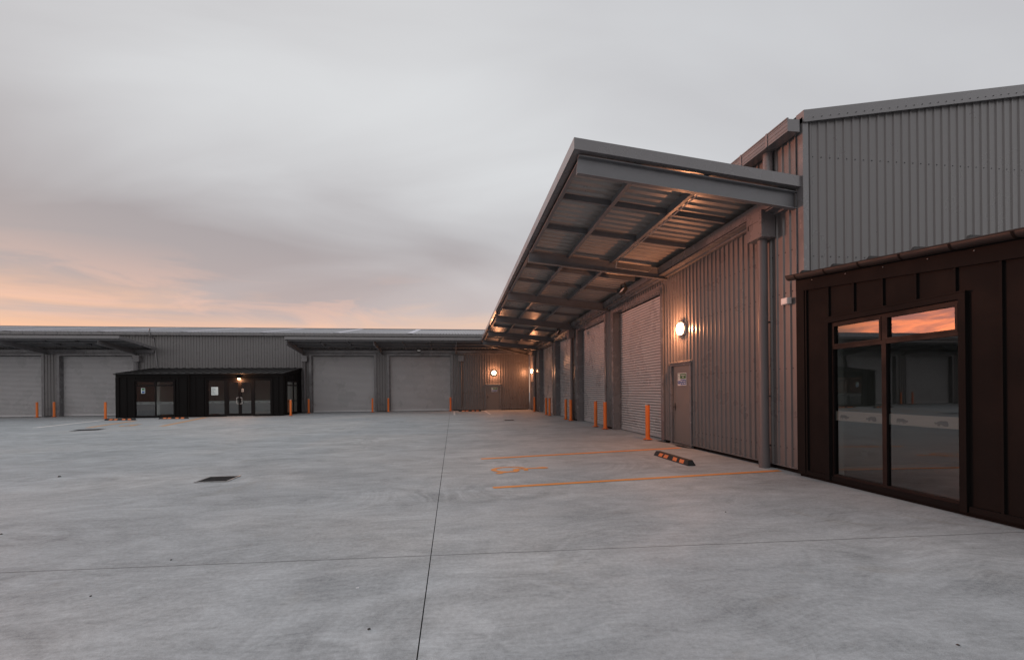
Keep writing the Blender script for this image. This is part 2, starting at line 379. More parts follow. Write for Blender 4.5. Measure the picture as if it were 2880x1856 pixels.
# ------------------------------------------------------------------ sheet and cladding helpers (local frame: x along wall, -y outward, z up)
def ribbed(mb, M_, u0, u1, z0, z1, pitch=0.163, rib=0.027, base=0.062, top=0.028, phase=0.0, lap=4, screws=None):
    """vertical trapezoidal cladding between u0 and u1; z0, z1 numbers or functions of u"""
    f0 = z0 if callable(z0) else (lambda u: z0); f1 = z1 if callable(z1) else (lambda u: z1)
    k0 = math.floor((u0 - phase) / pitch) - 1; k1 = math.ceil((u1 - phase) / pitch) + 1
    pts = []
    for k in range(k0, k1 + 1):
        c = phase + k * pitch
        pts += [(c - base/2, 0.0), (c - top/2, rib), (c + top/2, rib), (c + base/2, 0.0)]
        if lap and k % lap == 0: pts += [(c + base/2 + .001, 0.004), (c + base/2 + .012, 0.004), (c + base/2 + .013, 0.0)]
    q = []
    for a, b in zip(pts, pts[1:]):
        if b[0] <= u0 or a[0] >= u1: continue
        def at(u):
            t_ = (u - a[0]) / (b[0] - a[0]) if b[0] != a[0] else 0
            return (u, a[1] + (b[1] - a[1]) * t_)
        q.append((at(max(a[0], u0)), at(min(b[0], u1))))
    for (ua, na), (ub, nb) in q:
        mb.face([M_(ua, na, f0(ua)), M_(ub, nb, f0(ub)), M_(ub, nb, f1(ub)), M_(ua, na, f1(ua))])
    if screws:
        old = mb.m; mb.mat(1)
        for z in screws:
            for k in range(k0, k1 + 1):
                c = phase + (k + .5) * pitch - pitch * .22
                if u0 + .03 < c < u1 - .03 and f0(c) + .05 < z < f1(c) - .05:
                    r = .010
                    P = [M_(c + r*math.cos(t_), .001, z + r*math.sin(t_)) for t_ in [math.pi/3*i for i in range(6)]]
                    Q = [M_(c + r*math.cos(t_), .009, z + r*math.sin(t_)) for t_ in [math.pi/3*i for i in range(6)]]
                    mb.face(Q)
                    for i in range(6): mb.face([P[i], P[(i+1) % 6], Q[(i+1) % 6], Q[i]])
        mb.mat(old)
LM = lambda u, n, z: (u, -n, z)          # wall-local frame: outward is -y
def trimbox(mb, u0, u1, n0, n1, z0, z1): mb.box(u0, u1, -n1, -n0, z0, z1)

def slats(mb, u0, u1, z0, z1, n, pitch=0.088):
    k = 0; z = z0
    prof = [(0.0, -0.016), (0.03, 0.006), (0.26, 0.024), (0.55, 0.028), (0.80, 0.016), (0.84, -0.016), (1.0, -0.016)]
    while z < z1 - 1e-6:
        for (a, na), (b, nb) in zip(prof, prof[1:]):
            za, zb = z + a * pitch, min(z + b * pitch, z1)
            if za >= z1: break
            mb.mat(1 if a >= .84 else 0)  # groove faces coloured black: shade between slats painted in for contrast
            mb.face([LM(u0, n + na, za), LM(u1, n + na, za), LM(u1, n + nb, zb), LM(u0, n + nb, zb)])
        z += pitch
    mb.mat(0)

def roller_door(parent, u0, u1, head, rec=0.28):
    """curtain of curved slats set back between dark returns"""
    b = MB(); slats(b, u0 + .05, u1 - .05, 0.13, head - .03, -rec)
    d = b.build('roller_door', [M['door'], M['rubber']], parent)  # second slot only borrows the rubber black, for painted groove shade
    r = MB(); trimbox(r, u0 + .05, u1 - .05, -rec - .01, -rec + .035, 0.03, 0.128)
    trimbox(r, u0 + .05, u1 - .05, -rec + .034, -rec + .042, 0.065, 0.075)
    r.build('bottom_rail', M['doorbar'], d)
    s_ = MB()
    for a, c in ((u0, u0 + .052), (u1 - .052, u1)): trimbox(s_, a, c, -rec - .03, -rec + .05, 0.0, head); s_.cut()
    s_.build_each('guide_rail', M['trim'], d)
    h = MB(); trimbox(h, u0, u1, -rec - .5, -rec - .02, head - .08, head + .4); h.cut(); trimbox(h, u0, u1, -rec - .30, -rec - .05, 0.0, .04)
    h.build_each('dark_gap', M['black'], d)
    return d

def jamb(parent, u0, u1, head, rec=0.28, fw=0.16):
    b = MB()
    trimbox(b, u0 - fw, u0, -rec - .03, .042, 0.0, head + .13)
    trimbox(b, u1, u1 + fw, -rec - .03, .042, 0.0, head + .13)
    trimbox(b, u0, u1, -rec - .03, .040, head, head + .13)
    b.build('door_surround', M['trim'], parent)

# text as mesh, laid in a wall-local frame
def add_text(mb, txt, size, M_, n, u, z, mi, sx=1.0, bold=0.0):
    c = D.curves.new('lettering', 'FONT'); c.body = txt; c.size = size; c.align_x = 'CENTER'; c.align_y = 'CENTER'; c.offset = bold
    o = D.objects.new('lettering', c); COL.objects.link(o)
    dg = bpy.context.evaluated_depsgraph_get(); me = D.meshes.new_from_object(o.evaluated_get(dg))
    old = mb.m; mb.mat(mi)
    for p in me.polygons: mb.face([M_(u + me.vertices[i].co.x * sx, n, z + me.vertices[i].co.y) for i in p.vertices])
    mb.mat(old); D.objects.remove(o); D.curves.remove(c); D.meshes.remove(me)

def rect(mb, M_, u0, u1, z0, z1, n, mi):
    old = mb.m; mb.mat(mi); mb.face([M_(u0, n, z0), M_(u1, n, z0), M_(u1, n, z1), M_(u0, n, z1)]); mb.mat(old)
def disc(mb, M_, u, z, r, n, mi, k=16, a=1.0):
    old = mb.m; mb.mat(mi); mb.face([M_(u + r*math.cos(2*math.pi*i/k)*a, n, z + r*math.sin(2*math.pi*i/k)) for i in range(k)]); mb.mat(old)
def stroke(mb, M_, pts, wd, n, mi):
    old = mb.m; mb.mat(mi)
    for (a, b), (c, d) in zip(pts, pts[1:]):
        L = math.hypot(c - a, d - b) or 1; ox, oz = -(d - b) / L * wd / 2, (c - a) / L * wd / 2
        mb.face([M_(a + ox, n, b + oz), M_(a - ox, n, b - oz), M_(c - ox, n, d - oz), M_(c + ox, n, d + oz)])
        n += .00015
    mb.mat(old)

def running_man(mb, M_, u, z, s, n, fg):
    disc(mb, M_, u + .12*s, z + .33*s, .075*s, n, fg)
    stroke(mb, M_, [(u + .06*s, z + .22*s), (u - .02*s, z - .05*s), (u + .14*s, z - .18*s), (u + .10*s, z - .40*s)], .085*s, n, fg)
    stroke(mb, M_, [(u - .02*s, z - .05*s), (u - .10*s, z - .24*s), (u - .26*s, z - .30*s)], .075*s, n + .0006, fg)
    stroke(mb, M_, [(u + .06*s, z + .20*s), (u - .16*s, z + .12*s), (u - .20*s, z - .02*s)], .06*s, n + .0012, fg)
    stroke(mb, M_, [(u + .06*s, z + .20*s), (u + .20*s, z + .05*s), (u + .30*s, z + .10*s)], .06*s, n + .0018, fg)

def exit_sign(parent_loc, rz, label, wd=0.44, ht=0.33, flip=False, tall=False):
    """white board: green panel over blue panel; pictograms beside the words"""
    t = empty('exit_sign', parent_loc, rz, label, 'sign', 'exit signs on the doors')
    b = MB(); trimbox(b, -wd/2, wd/2, 0.0, 0.006, -ht/2, ht/2); b.build('board', M['signwhite'], t)
    b = MB(); mats = [M['green'], M['signwhite'], M['blue'], M['ink']]
    uu = -wd/2 + wd*.31; e_ = wd*.03
    rect(b, LM, uu, wd/2 - e_, e_*.6, ht/2 - e_, .0075, 0)
    rect(b, LM, uu, wd/2 - e_, -ht/2 + e_, -e_*.6, .0075, 2)
    add_text(b, 'Emergency', ht*.155, LM, .0085, (uu + wd/2 - e_)/2, ht*.335, 1, bold=.001)
    add_text(b, 'Exit', ht*.155, LM, .0085, (uu + wd/2 - e_)/2, ht*.165, 1, bold=.001)
    add_text(b, 'KEEP CLEAR', ht*.135, LM, .0085, (uu + wd/2 - e_)/2, -ht*.165, 1, bold=.0012)
    add_text(b, 'AT ALL TIMES', ht*.125, LM, .0085, (uu + wd/2 - e_)/2, -ht*.335, 1, bold=.0012)
    cu = (-wd/2 + uu)/2
    rect(b, LM, -wd/2 + e_, uu - e_*.5, e_*.6, ht/2 - e_, .0072, 0); rect(b, LM, -wd/2 + e_*2, uu - e_*1.5, e_*1.4, ht/2 - e_*2, .0079, 1)
    running_man(b, LM, cu, ht*.25, ht*.36, .0086, 0)
    disc(b, LM, cu, -ht*.25, ht*.19, .0075, 2); rect(b, LM, cu - ht*.028, cu + ht*.028, -ht*.27, -ht*.11, .0085, 1); disc(b, LM, cu, -ht*.345, ht*.034, .0085, 1)
    b.build('print', mats, t)
    return t

def personnel_door(parent, u0, u1, top, hinge_right=True):
    b = MB()
    trimbox(b, u0, u0 + .07, -.06, .050, 0, top); trimbox(b, u1 - .07, u1, -.06, .050, 0, top)
    trimbox(b, u0 + .07, u1 - .07, -.06, .050, top - .07, top)
    d = b.build('door_frame', M['trim'], parent)
    b = MB(); trimbox(b, u0 + .075, u1 - .075, -.05, -.008, .035, top - .075)
    a, c = (u0 + .075, u1 - .075)
    trimbox(b, a + .1, a + .108, -.008, -.004, .1, top - .25)
    lf = b.build('door_leaf', M['pdoor'], d)
    hu = a + .09 if hinge_right else c - .09
    b = MB(); b.tube(LM(hu, -.008, 1.02), LM(hu, .05, 1.02), .014); b.tube(LM(hu, .05, 1.02), LM(hu + (.12 if hinge_right else -.12), .05, 1.02), .010)
    trimbox(b, hu - .025, hu + .025, -.008, .0, .92, 1.12)
    b.build('door_handle', M['iron'], d)
    b = MB(); hx = c if hinge_right else a
    for z in (.25, 1.05, 1.5, top - .25): trimbox(b, hx - .012, hx + .012, -.008, .03, z - .05, z + .05); b.cut()
    b.build_each('hinge', M['black'], d)
    b = MB(); b.hexa([LM(u0-.05, 0, top + .01), LM(u1+.05, 0, top + .01), LM(u1+.05, .10, top - .01), LM(u0-.05, .10, top - .01),
                      LM(u0-.05, 0, top + .06), LM(u1+.05, 0, top + .06), LM(u1+.05, .10, top + .015), LM(u0-.05, .10, top + .015)])
    b.build('rain_hood', M['trim'], d)
    b = MB(); trimbox(b, u0 + .02, u1 - .02, -.02, .09, .012, .032); b.build('sill', M['galv'], d)
    return d

def downpipe(parent, u, zb, r=0.085, box_h=0.5, box_u=None, sleeve=True):
    bu = u if box_u is None else box_u
    b = MB(); b.tube(LM(u, .155, .36), LM(u, .155, zb + .02), r, 20)
    if sleeve: b.tube(LM(u, .155, .0), LM(u, .155, .38), r * 1.16, 20)
    for z in (1.35, 2.75): b.tube(LM(u, .155, z - .008), LM(u, .155, z + .008), r * 1.04, 20)
    p = b.build('downpipe', M['pipe'], parent, smooth=True)
    b = MB(); trimbox(b, bu - .21, bu + .21, .05, .33, zb, zb + box_h)
    b.mat(1); trimbox(b, bu - .17, bu - .145, .325, .332, zb + .22, zb + .31); trimbox(b, bu - .145, bu + .12, .3255, .3315, zb + .305, zb + .312); b.mat(0)
    b.build('rainwater_head', [M['trim'], M['black']], p)
    b = MB()
    for z in (.42, 1.35, 2.75):
        trimbox(b, u - .02, u + .02, .03, .16, z - .014, z + .014); b.cut()
    b.build_each('pipe_bracket', M['iron'], p)
    return p

def gutter_box(parent, u0, u1, z0, z1, n0, n1, step):
    b = MB()
    trimbox(b, u0, u1, n0, n1, z0, z1 - .02)
    for f in (.22, .5, .8):
        zc_ = z0 + (z1 - z0) * f; trimbox(b, u0, u1, n1, n1 + .006, zc_ - .012, zc_ + .012)
    trimbox(b, u0, u1, n1 - .02, n1 + .012, z1 - .02, z1)
    gt = b.build('gutter', M['trim'], parent)
    b = MB(); u = u0 + step * .35
    while u < u1: trimbox(b, u - .02, u + .02, n0, n1 + .016, z0 - .005, z1 + .006); b.cut(); u += step
    b.build_each('gutter_strap', M['steel'], gt)
    return gt

# ------------------------------------------------------------------ warehouse, long wing on the right  (local x = -world Y)
LX = 6.0
A_ = empty('warehouse', (LX, 0, 0), rad(-90), 'grey ribbed metal warehouse along the right, its gable end rising above the near dark annex', 'warehouse')
YG = 7.02; YE = 34.8; HEAD = 4.36
longdoors = [(12.28, 16.15), (17.12, 20.98), (22.05, 25.75), (26.55, 30.65)]     # world Y
EMD = (10.62, 11.70, 2.19)
TOP = 6.02
b = MB()
segs = []
cuts = [YG + .005, EMD[0], EMD[1]] + [y for d_ in longdoors for y in (d_[0] - .16, d_[1] + .16)] + [YE]
SC = [0.42, 1.85, 3.22, 3.95]
def lw(ya, yb, z0, z1, scr=True): ribbed(b, LM, -yb, -ya, z0, z1, phase=0.05, screws=SC if scr else None)
lw(YG + .09, EMD[0], .085, TOP, True); lw(EMD[0], EMD[1], EMD[2] + .03, TOP); lw(EMD[1], longdoors[0][0] - .16, .085, TOP)
for i, (ya, yb) in enumerate(longdoors):
    lw(ya - .16, yb + .16, HEAD + .125, TOP, False)
    nx = longdoors[i + 1][0] - .16 if i < 3 else YE
    lw(yb + .16, nx, .085, TOP)
b.build('long_wall', [M['wall'], M['iron']], A_)
b = MB(); trimbox(b, -YE, -YG - .02, -.3, -.012, 0, .09)
for (ya, yb) in longdoors: pass
plv = []
b = MB(); prev = YG + .02
for (ya, yb) in longdoors + [(YE, YE)]:
    trimbox(b, -(ya - .165), -(prev), -.25, -.014, 0, .10); b.cut(); prev = yb + .165
    if ya >= YE: break
b.build_each('plinth', M['black'], A_)
b = MB(); prev = YG + .02
for (ya, yb) in longdoors + [(YE, YE)]:
    trimbox(b, -(ya - .165), -prev, -.012, .052, .078, .094); b.cut(); prev = yb + .165
b.build_each('base_flashing', M['trim'], A_)
for (ya, yb) in longdoors:
    jamb(A_, -yb, -ya, HEAD); roller_door(A_, -yb, -ya, HEAD)
personnel_door(A_, -EMD[1], -EMD[0], EMD[2])
personnel_door(A_, -33.85, -32.75, EMD[2])
downpipe(A_, -7.80, 4.30); downpipe(A_, -21.62, 4.05, .075, .45); downpipe(A_, -31.75, 3.95, .075, .45)
# gable end facing the camera: roof climbs to the right
RS = 0.177
gz = lambda X: 6.22 + (X - 6.06) * RS
b = MB(); GM = lambda u, n, z: (u, YG - n, z)
def gpt(u, n, z):     # world -> warehouse local frame
    X, Y = u, YG - n
    return (-Y, X - LX, z)
b = MB(); ribbed(b, gpt, 6.10, 30.0, 0.05, lambda u: gz(u) - .06, pitch=.1655, phase=6.175, rib=.020, base=.058, top=.026, screws=[3.78, 5.50])
b.build('gable_wall', [M['gable'], M['iron']], A_)
b = MB()
b.hexa([gpt(6.0, -.10, .085), gpt(6.105, -.10, .085), gpt(6.105, -.10, 6.15), gpt(6.0, -.10, 6.15),
        gpt(6.0, .045, .085), gpt(6.105, .045, .085), gpt(6.105, .045, 6.15), gpt(6.0, .045, 6.15)])
b.build('corner_flashing', M['trim'], A_)
b = MB()
for (n0, n1, a0, a1) in ((-.1, .075, -.155, .045), (.05, .085, -.165, -.150)):
    xa, xb = 6.0, 30.0
    b.hexa([gpt(xa, n0, gz(xa) + a0), gpt(xb, n0, gz(xb) + a0), gpt(xb, n1, gz(xb) + a0), gpt(xa, n1, gz(xa) + a0),
            gpt(xa, n0, gz(xa) + a1), gpt(xb, n0, gz(xb) + a1), gpt(xb, n1, gz(xb) + a1), gpt(xa, n1, gz(xa) + a1)])
b.mat(1)
k = 0
while 6.175 + k * .1655 < 14:
    X = 6.175 + k * .1655
    b.box(-YG + .075, -YG + .087, X - LX - .005, X - LX + .005, gz(X) - .107, gz(X) - .097); k += 1
b.build('rake_flashing', [M['trim'], M['iron']], A_)
b = MB(); XR = 20.0
b.face([(-YG + .05, 0, gz(6.0) + .03), (-YE - 12, 0, gz(6.0) + .03), (-YE - 12, XR - LX, gz(XR) + .03), (-YG + .05, XR - LX, gz(XR) + .03)])
b.face([(-YG + .05, XR - LX, gz(XR) + .03), (-YE - 12, XR - LX, gz(XR) + .03), (-YE - 12, XR - LX + 14, gz(6) + .03), (-YG + .05, XR - LX + 14, gz(6) + .03)])
b.build('roof', M['roof'], A_)
gutter_box(A_, -YE + .4, -YG + .03, 5.90, 6.13, .045, .27, .74)
b = MB(); b.tube(LM(-7.72, .09, 5.05), LM(-7.72, .09, 5.92), .085, 16); b.build('gutter_outlet', M['trim'], A_, smooth=True)

# ------------------------------------------------------------------ warehouse, far wing across the yard  (local x = world X)
B_ = empty('warehouse', (0, YE, 0), 0, 'grey ribbed metal warehouse across the far side of the yard under a long pale roof', 'warehouse')
fardoors = [(-39.2, -34.7), (-33.7, -29.1), (-28.6 + .35, -28.6 + .36), (-26.95, -22.3), (-10.36, -5.86), (-4.76, -0.14)]
fardoors = [(-38.6, -34.0), (-32.7, -28.05), (-26.95, -22.3), (-10.36, -5.86), (-4.76, -0.14)]
FH = 4.21; FT = 5.66; PD = (2.50, 3.72, 2.02)
b = MB()
def fw_(xa, xb, z0, z1): ribbed(b, LM, xa, xb, z0, z1, pitch=.19, phase=.03, rib=.030, base=.066, top=.034)
prev = -60.0
for (xa, xb) in fardoors:
    fw_(prev, xa - .16, .06, FT); fw_(xa - .16, xb + .16, FH + .125, FT); prev = xb + .16
fw_(prev, PD[0], .06, FT); fw_(PD[0], PD[1], PD[2] + .03, FT); fw_(PD[1], LX - .04, .06, FT)
b.build('long_wall', M['wall'], B_)
b = MB(); prev = -60
for (xa, xb) in fardoors + [(LX, LX)]:
    trimbox(b, prev, xa - .165, -.25, -.012, 0, .08); b.cut(); prev = xb + .165
b.build_each('plinth', M['black'], B_)
for (xa, xb) in fardoors:
    jamb(B_, xa, xb, FH); roller_door(B_, xa, xb, FH)
personnel_door(B_, PD[0], PD[1], PD[2])
for u in (-21.98, -10.80, .62): downpipe(B_, u, 3.78, .075, .42, sleeve=False)
gutter_box(B_, -60, 5.7, 5.66, 5.86, .04, .30, .70)
b = MB()
ez, ry, rz_ = 5.86, 9.0, 7.42
def roofstrip(mb, xa, xb, dz=0.0): mb.face([(xa, -.28, ez + dz), (xb, -.28, ez + dz), (xb, ry, rz_ + dz), (xa, ry, rz_ + dz)])
x = -60.0
while x < 6.4:      # broad pans and raised ribs running up the slope
    mb = b; mb.mat(0)
    roofstrip(mb, x, x + .17)
    mb.face([(x+.17, -.28, ez), (x+.185, -.28, ez+.035), (x+.185, ry, rz_+.035), (x+.17, ry, rz_)])
    roofstrip(mb, x + .185, x + .215, .035)
    mb.face([(x+.215, -.28, ez+.035), (x+.23, -.28, ez), (x+.23, ry, rz_), (x+.215, ry, rz_+.035)])
    x += .23
b.face([(-60, ry, rz_), (22, ry, rz_), (22, ry + 16, ez - 1.2), (-60, ry + 16, ez - 1.2)])
b.mat(1)
for xs in (-47.6, -41.8, -36.0, -30.2, -24.4, -19.1, -13.9, -8.7, -3.4): roofstrip(b, xs, xs + .42, .040)
b.build('roof', [M['roof'], M['skylight']], B_)
b = MB(); b.box(-60, 20, ry - .2, ry + .2, rz_ + .01, rz_ + .055); b.build('ridge_cap', M['roof'], B_)
b = MB(); b.path([LM(-21.05, .34, 6.12), LM(-21.05, .34, 5.62), LM(-20.98, .06, 5.45), LM(-20.75, .06, 3.42)], .042, 10)
b.build('vent_pipe', M['trim'], B_)

D_ = empty('warehouse', (-22, -34, 0), rad(180), 'plain grey ribbed warehouse behind the viewer, seen only reflected in the annex glass', 'warehouse')
b = MB(); ribbed(b, LM, -32, 70, .06, 5.6, pitch=.19, rib=.03, base=.066, top=.034); b.build('long_wall', M['wall'], D_)
for u in (-20, -14, -2, 4, 22, 28, 40, 46): jamb(D_, u, u + 4.6, FH); roller_door(D_, u, u + 4.6, FH)
b = MB(); b.hexa([(-32, -.3, 5.6), (70, -.3, 5.6), (70, 14, 7.9), (-32, 14, 7.9), (-32, -.3, 5.8), (70, -.3, 5.8), (70, 14, 8.1), (-32, 14, 8.1)]); b.build('roof', M['roof'], D_)

# ------------------------------------------------------------------ canopies
CH = [(0, 0), (.09, 0), (.09, .014), (.014, .014), (.014, .286), (.09, .286), (.09, .30), (0, .30)]   # channel section, open to +side
def zee(h): return [(-.035, 0), (.045, 0), (.045, .018), (-.027, .018), (-.027, h), (-.08, h), (-.08, h - .01), (-.035, h - .01)]
def canopy(root, u0, u1, dep, zin, zout, beams, vl=None, purl=(.42, .72), endlo=True, endhi=True, bridge=3, rib=.24):
    """vl(u) = outer limit; zin / zout = top of sheet at wall / outer edge"""
    vl = vl or (lambda u: dep)
    zt = lambda u, n: zin(u) + (zout(u) - zin(u)) * n / dep
    b = MB(); u = u0                      # ribbed sheet, ribs run out from the wall
    while u < u1:
        u2 = min(u + rib, u1)
        for (a, ha), (c, hc) in (((0, 0), (.45, 0)), ((.45, 0), (.56, .045)), ((.56, .045), (.84, .045)), ((.84, .045), (.95, 0)), ((.95, 0), (1, 0))):
            ua, uc = u + a * rib, u + c * rib
            if ua >= u1: break
            uc = min(uc, u1); va, vc = min(dep, vl(ua)), min(dep, vl(uc))
            n0a = .03 if va > .05 else va
            b.face([LM(ua, .02, zt(ua, 0) - .055 + ha), LM(uc, .02, zt(uc, 0) - .055 + hc), LM(uc, max(vc, .021), zt(uc, vc) - .055 + hc), LM(ua, max(va, .021), zt(ua, va) - .055 + ha)])
        u += rib
    b.build('roof_sheet', M['sheet'], root)
    # outer fascia
    fu0, fu1 = u0, u1
    if vl(u0) < dep: fu0 = next(u0 + i * .01 for i in range(2000) if vl(u0 + i * .01) >= dep)
    if vl(u1) < dep: fu1 = next(u1 - i * .01 for i in range(2000) if vl(u1 - i * .01) >= dep)
    b = MB()
    def seg(ua, ub, n0, n1, d0, d1):
        b.hexa([LM(ua, n0, zt(ua, dep) + d0), LM(ub, n0, zt(ub, dep) + d0), LM(ub, n1, zt(ub, dep) + d0), LM(ua, n1, zt(ua, dep) + d0),
                LM(ua, n0, zt(ua, dep) + d1), LM(ub, n0, zt(ub, dep) + d1), LM(ub, n1, zt(ub, dep) + d1), LM(ua, n1, zt(ua, dep) + d1)])
    L = fu1 - fu0; k = max(1, round(L / 5.6))
    for i in range(k):
        a, c = fu0 + L * i / k, fu0 + L * (i + 1) / k
        j = .0015 if i % 2 else 0
        seg(a, c - .003, dep - .02 + j, dep + .004 + j, -.185, 0); seg(a, c - .003, dep - .12, dep - .021, -.185, -.173); b.cut()
    b.build_each('front_fascia', M['trim'], root)
    if endlo or endhi:
        b = MB()
        for on, u, s_ in ((endlo, u0, 1), (endhi, u1, -1)):
            if not on: continue
            ua, ub = sorted((u, u + .02 * s_)); uc, ud = sorted((u + .021 * s_, u + .14 * s_))
            for (x0, x1, d0, d1) in ((ua, ub, -.185, 0), (uc, ud, -.185, -.173)):
                b.hexa([LM(x0, .0, zin(u) + d0), LM(x1, .0, zin(u) + d0), LM(x1, dep + .006, zout(u) + d0), LM(x0, dep + .006, zout(u) + d0),
                        LM(x0, .0, zin(u) + d1), LM(x1, .0, zin(u) + d1), LM(x1, dep + .006, zout(u) + d1), LM(x0, dep + .006, zout(u) + d1)])
            b.cut()
        b.build_each('end_fascia', M['trim'], root)
    for ub, side in beams:
        b = MB(); pr = CH if side > 0 else [(-a, c) for a, c in reversed(CH)]
        vo = min(dep, vl(ub)) - .07
        b.beam(LM(ub, .0, zt(ub, 0) - .525), LM(ub, vo, zt(ub, vo) - .515), pr)
        b.build('beam', M['steel'], root)
    bu = sorted(x for x, _ in beams)
    for f in purl:
        n = dep * f; a0, a1 = u0 + .03, u1 - (.22 if vl(u0) < dep else .03)
        while vl(a0) < n: a0 += .02
        while vl(a1) < n: a1 -= .02
        b = MB(); b.beam(LM(a0, n, zt(a0, n) - .265), LM(a1, n, zt(a1, n) - .265), zee(.205))
        b.build('purlin', M['steel'], root)
    # edge purlin inside fascia and ledger channel on the wall
    b = MB(); a0, a1 = fu0 + .03, fu1 - (.22 if vl(u0) < dep else .03)
    b.beam(LM(a0, dep - .16, zt(a0, dep - .16) - .255), LM(a1, dep - .16, zt(a1, dep - .16) - .255), zee(.195)); b.build('edge_purlin', M['steel'], root)
    b = MB()
    a0, a1 = u0 + .02, u1 - (.22 if vl(u0) < dep else .02)
    b.beam(LM(a0, .27, zt(a0, .27) - .40), LM(a1, .27, zt(a1, .27) - .40), [(-.05, 0), (.0, 0), (.0, .20), (-.05, .20)]); b.cut()
    b.beam(LM(a0, .05, zt(a0, .05) - .47), LM(a1, .05, zt(a1, .05) - .47), [(-.05, 0), (.05, 0), (.05, .06), (-.05, .06)]); b.cut()
    b.beam(LM(a0, .16, zt(a0, .16) - .43), LM(a1, .16, zt(a1, .16) - .43), [(-.11, .0), (.11, .0), (.11, .02), (-.11, .02)])
    b.build_each('ledger_channel', M['trim'], root)
    # bridging bars between beams
    for i in range(len(bu) - 1):
        for j in range(1, bridge):
            u = bu[i] + (bu[i + 1] - bu[i]) * j / bridge; vo = min(dep, vl(u)) - .18
            if vo < .4: continue
            b = MB(); b.beam(LM(u, .3, zt(u, .3) - .185), LM(u, vo, zt(u, vo) - .185), [(-.035, 0), (.035, 0), (.035, .02), (-.029, .02), (-.029, .11), (-.035, .11)])
            b.build('bridging_bar', M['steel'], root)
    return zt

# long canopy on the right wing
C1 = empty('loading_canopy', (LX, 0, 0), rad(-90), 'big grey cantilevered canopy over the near roller doors, sloping up and outwards at the right', 'canopy', 'loading canopies')
DL = 4.02
zinL = lambda u: 5.16 - (-u - 7.02) * .0155
zoutL = lambda u: 5.57 - (-u - 7.02) * .0170
YO = 31.2
vlL = lambda u: DL if -u <= YO else max(0.0, DL * (YE - (-u)) / (YE - YO))
ztL = canopy(C1, -YE + .05, -YG + .0, DL, zinL, zoutL, [(-7.20, -1), (-11.95, -1), (-16.6, -1), (-21.4, -1), (-26.2, -1), (-30.6, -1)], vl=vlL, endlo=False, purl=(.40, .70))
b = MB(); pr = [(-a, c) for a, c in reversed(CH)]
b.beam((-YE + .05, -.08, zinL(-YE) - .50), (-YO - .1, -DL + .15, zoutL(-YO) - .47), pr); b.build('valley_beam', M['steel'], C1)
b = MB(); n_ = DL * .40 - .06
b.path([LM(-7.3, n_, ztL(-7.3, n_) - .28), LM(-11.72, n_, ztL(-11.7, n_) - .28), LM(-11.80, n_, ztL(-11.8, n_) - .40), LM(-11.80, .62, ztL(-11.8, .62) - .40), LM(-11.80, .5, ztL(-11.8, .5) - .30)], .014, 8)
b.build('conduit', M['galv'], C1)

# far canopies
DF = 3.6
C2 = empty('loading_canopy', (0, YE, 0), 0, 'grey cantilevered canopy over the two pale roller doors left of the yard corner', 'canopy', 'loading canopies')
zinF = lambda u: 4.80; zoutF = lambda u: 5.20
vlF = lambda u: DF if u <= LX - DL else max(0.0, DF * (LX - u) / DL)
canopy(C2, -10.98, LX - .06, DF, zinF, zoutF, [(-10.85, 1), (-5.30, -1), (.28, 1)], vl=vlF, endhi=False, rib=.24)
C3 = empty('loading_canopy', (0, YE, 0), 0, 'grey cantilevered canopy at the left edge, its open end left of the dark annex roof', 'canopy', 'loading canopies')
canopy(C3, -40.0, -20.82, DF, zinF, zoutF, [(-39.9, 1), (-33.35, 1), (-27.55, 1), (-22.08, 1)], endlo=True, rib=.24)

# ------------------------------------------------------------------ office annexes in dark brown metal
RH = [(0,.20),(.02,.33),(.065,.235),(.10,.30),(.13,.24),(.20,.27),(.235,.36),(.265,.30),(.36,.385),(.50,.41),(.66,.40),(.82,.42),(.93,.36),(.985,.25),(1.0,.10),(.965,.22),(.955,.14),(.96,0),(.885,0),(.875,.13),(.80,.15),(.77,.0),(.70,.0),(.70,.15),(.52,.10),(.42,.11),(.41,0),(.34,0),(.335,.12),(.30,.12),(.265,0),(.205,0),(.225,.15),(.15,.11),(.05,.12)]
def rhino(mb, M_, u, z, s, n, mi, flip=False):
    old = mb.m; mb.mat(mi); f = -1 if flip else 1
    bm = bmesh.new(); vs = [bm.verts.new(((x - .5) * s * f, y * s, 0)) for x, y in RH]
    fc = bm.faces.new(vs); bmesh.ops.triangulate(bm, faces=[fc])
    for t_ in bm.faces: mb.face([M_(u + v.co.x, n, z + v.co.y) for v in t_.verts])
    bm.free(); mb.mat(old)

def band(parent, M_, u0, u1, z0, z1, n, count=2):
    b = MB(); rect(b, M_, u0, u1, z0, z1, n - .014, 0)
    for i in range(count):
        u = u0 + (u1 - u0) * (i + .5) / count
        s_ = min(.16, (u1 - u0) / count * .4); rhino(b, M_, u + (.04 if i else -.0), z0 + (z1 - z0) * .17, s_, n - .0115, 1, flip=(i % 2 == 0))
    return b.build('decal_band', [M['frost'], M['rhino']], parent)

def bars(M_, lst, name, mt, parent):
    b = MB()
    for (u0, u1, n0, n1, z0, z1) in lst:
        p = [M_(u, n, z) for z in (z0, z1) for (u, n) in ((u0, n0), (u1, n0), (u1, n1), (u0, n1))]
        b.hexa(p)
    return b.build(name, mt, parent)

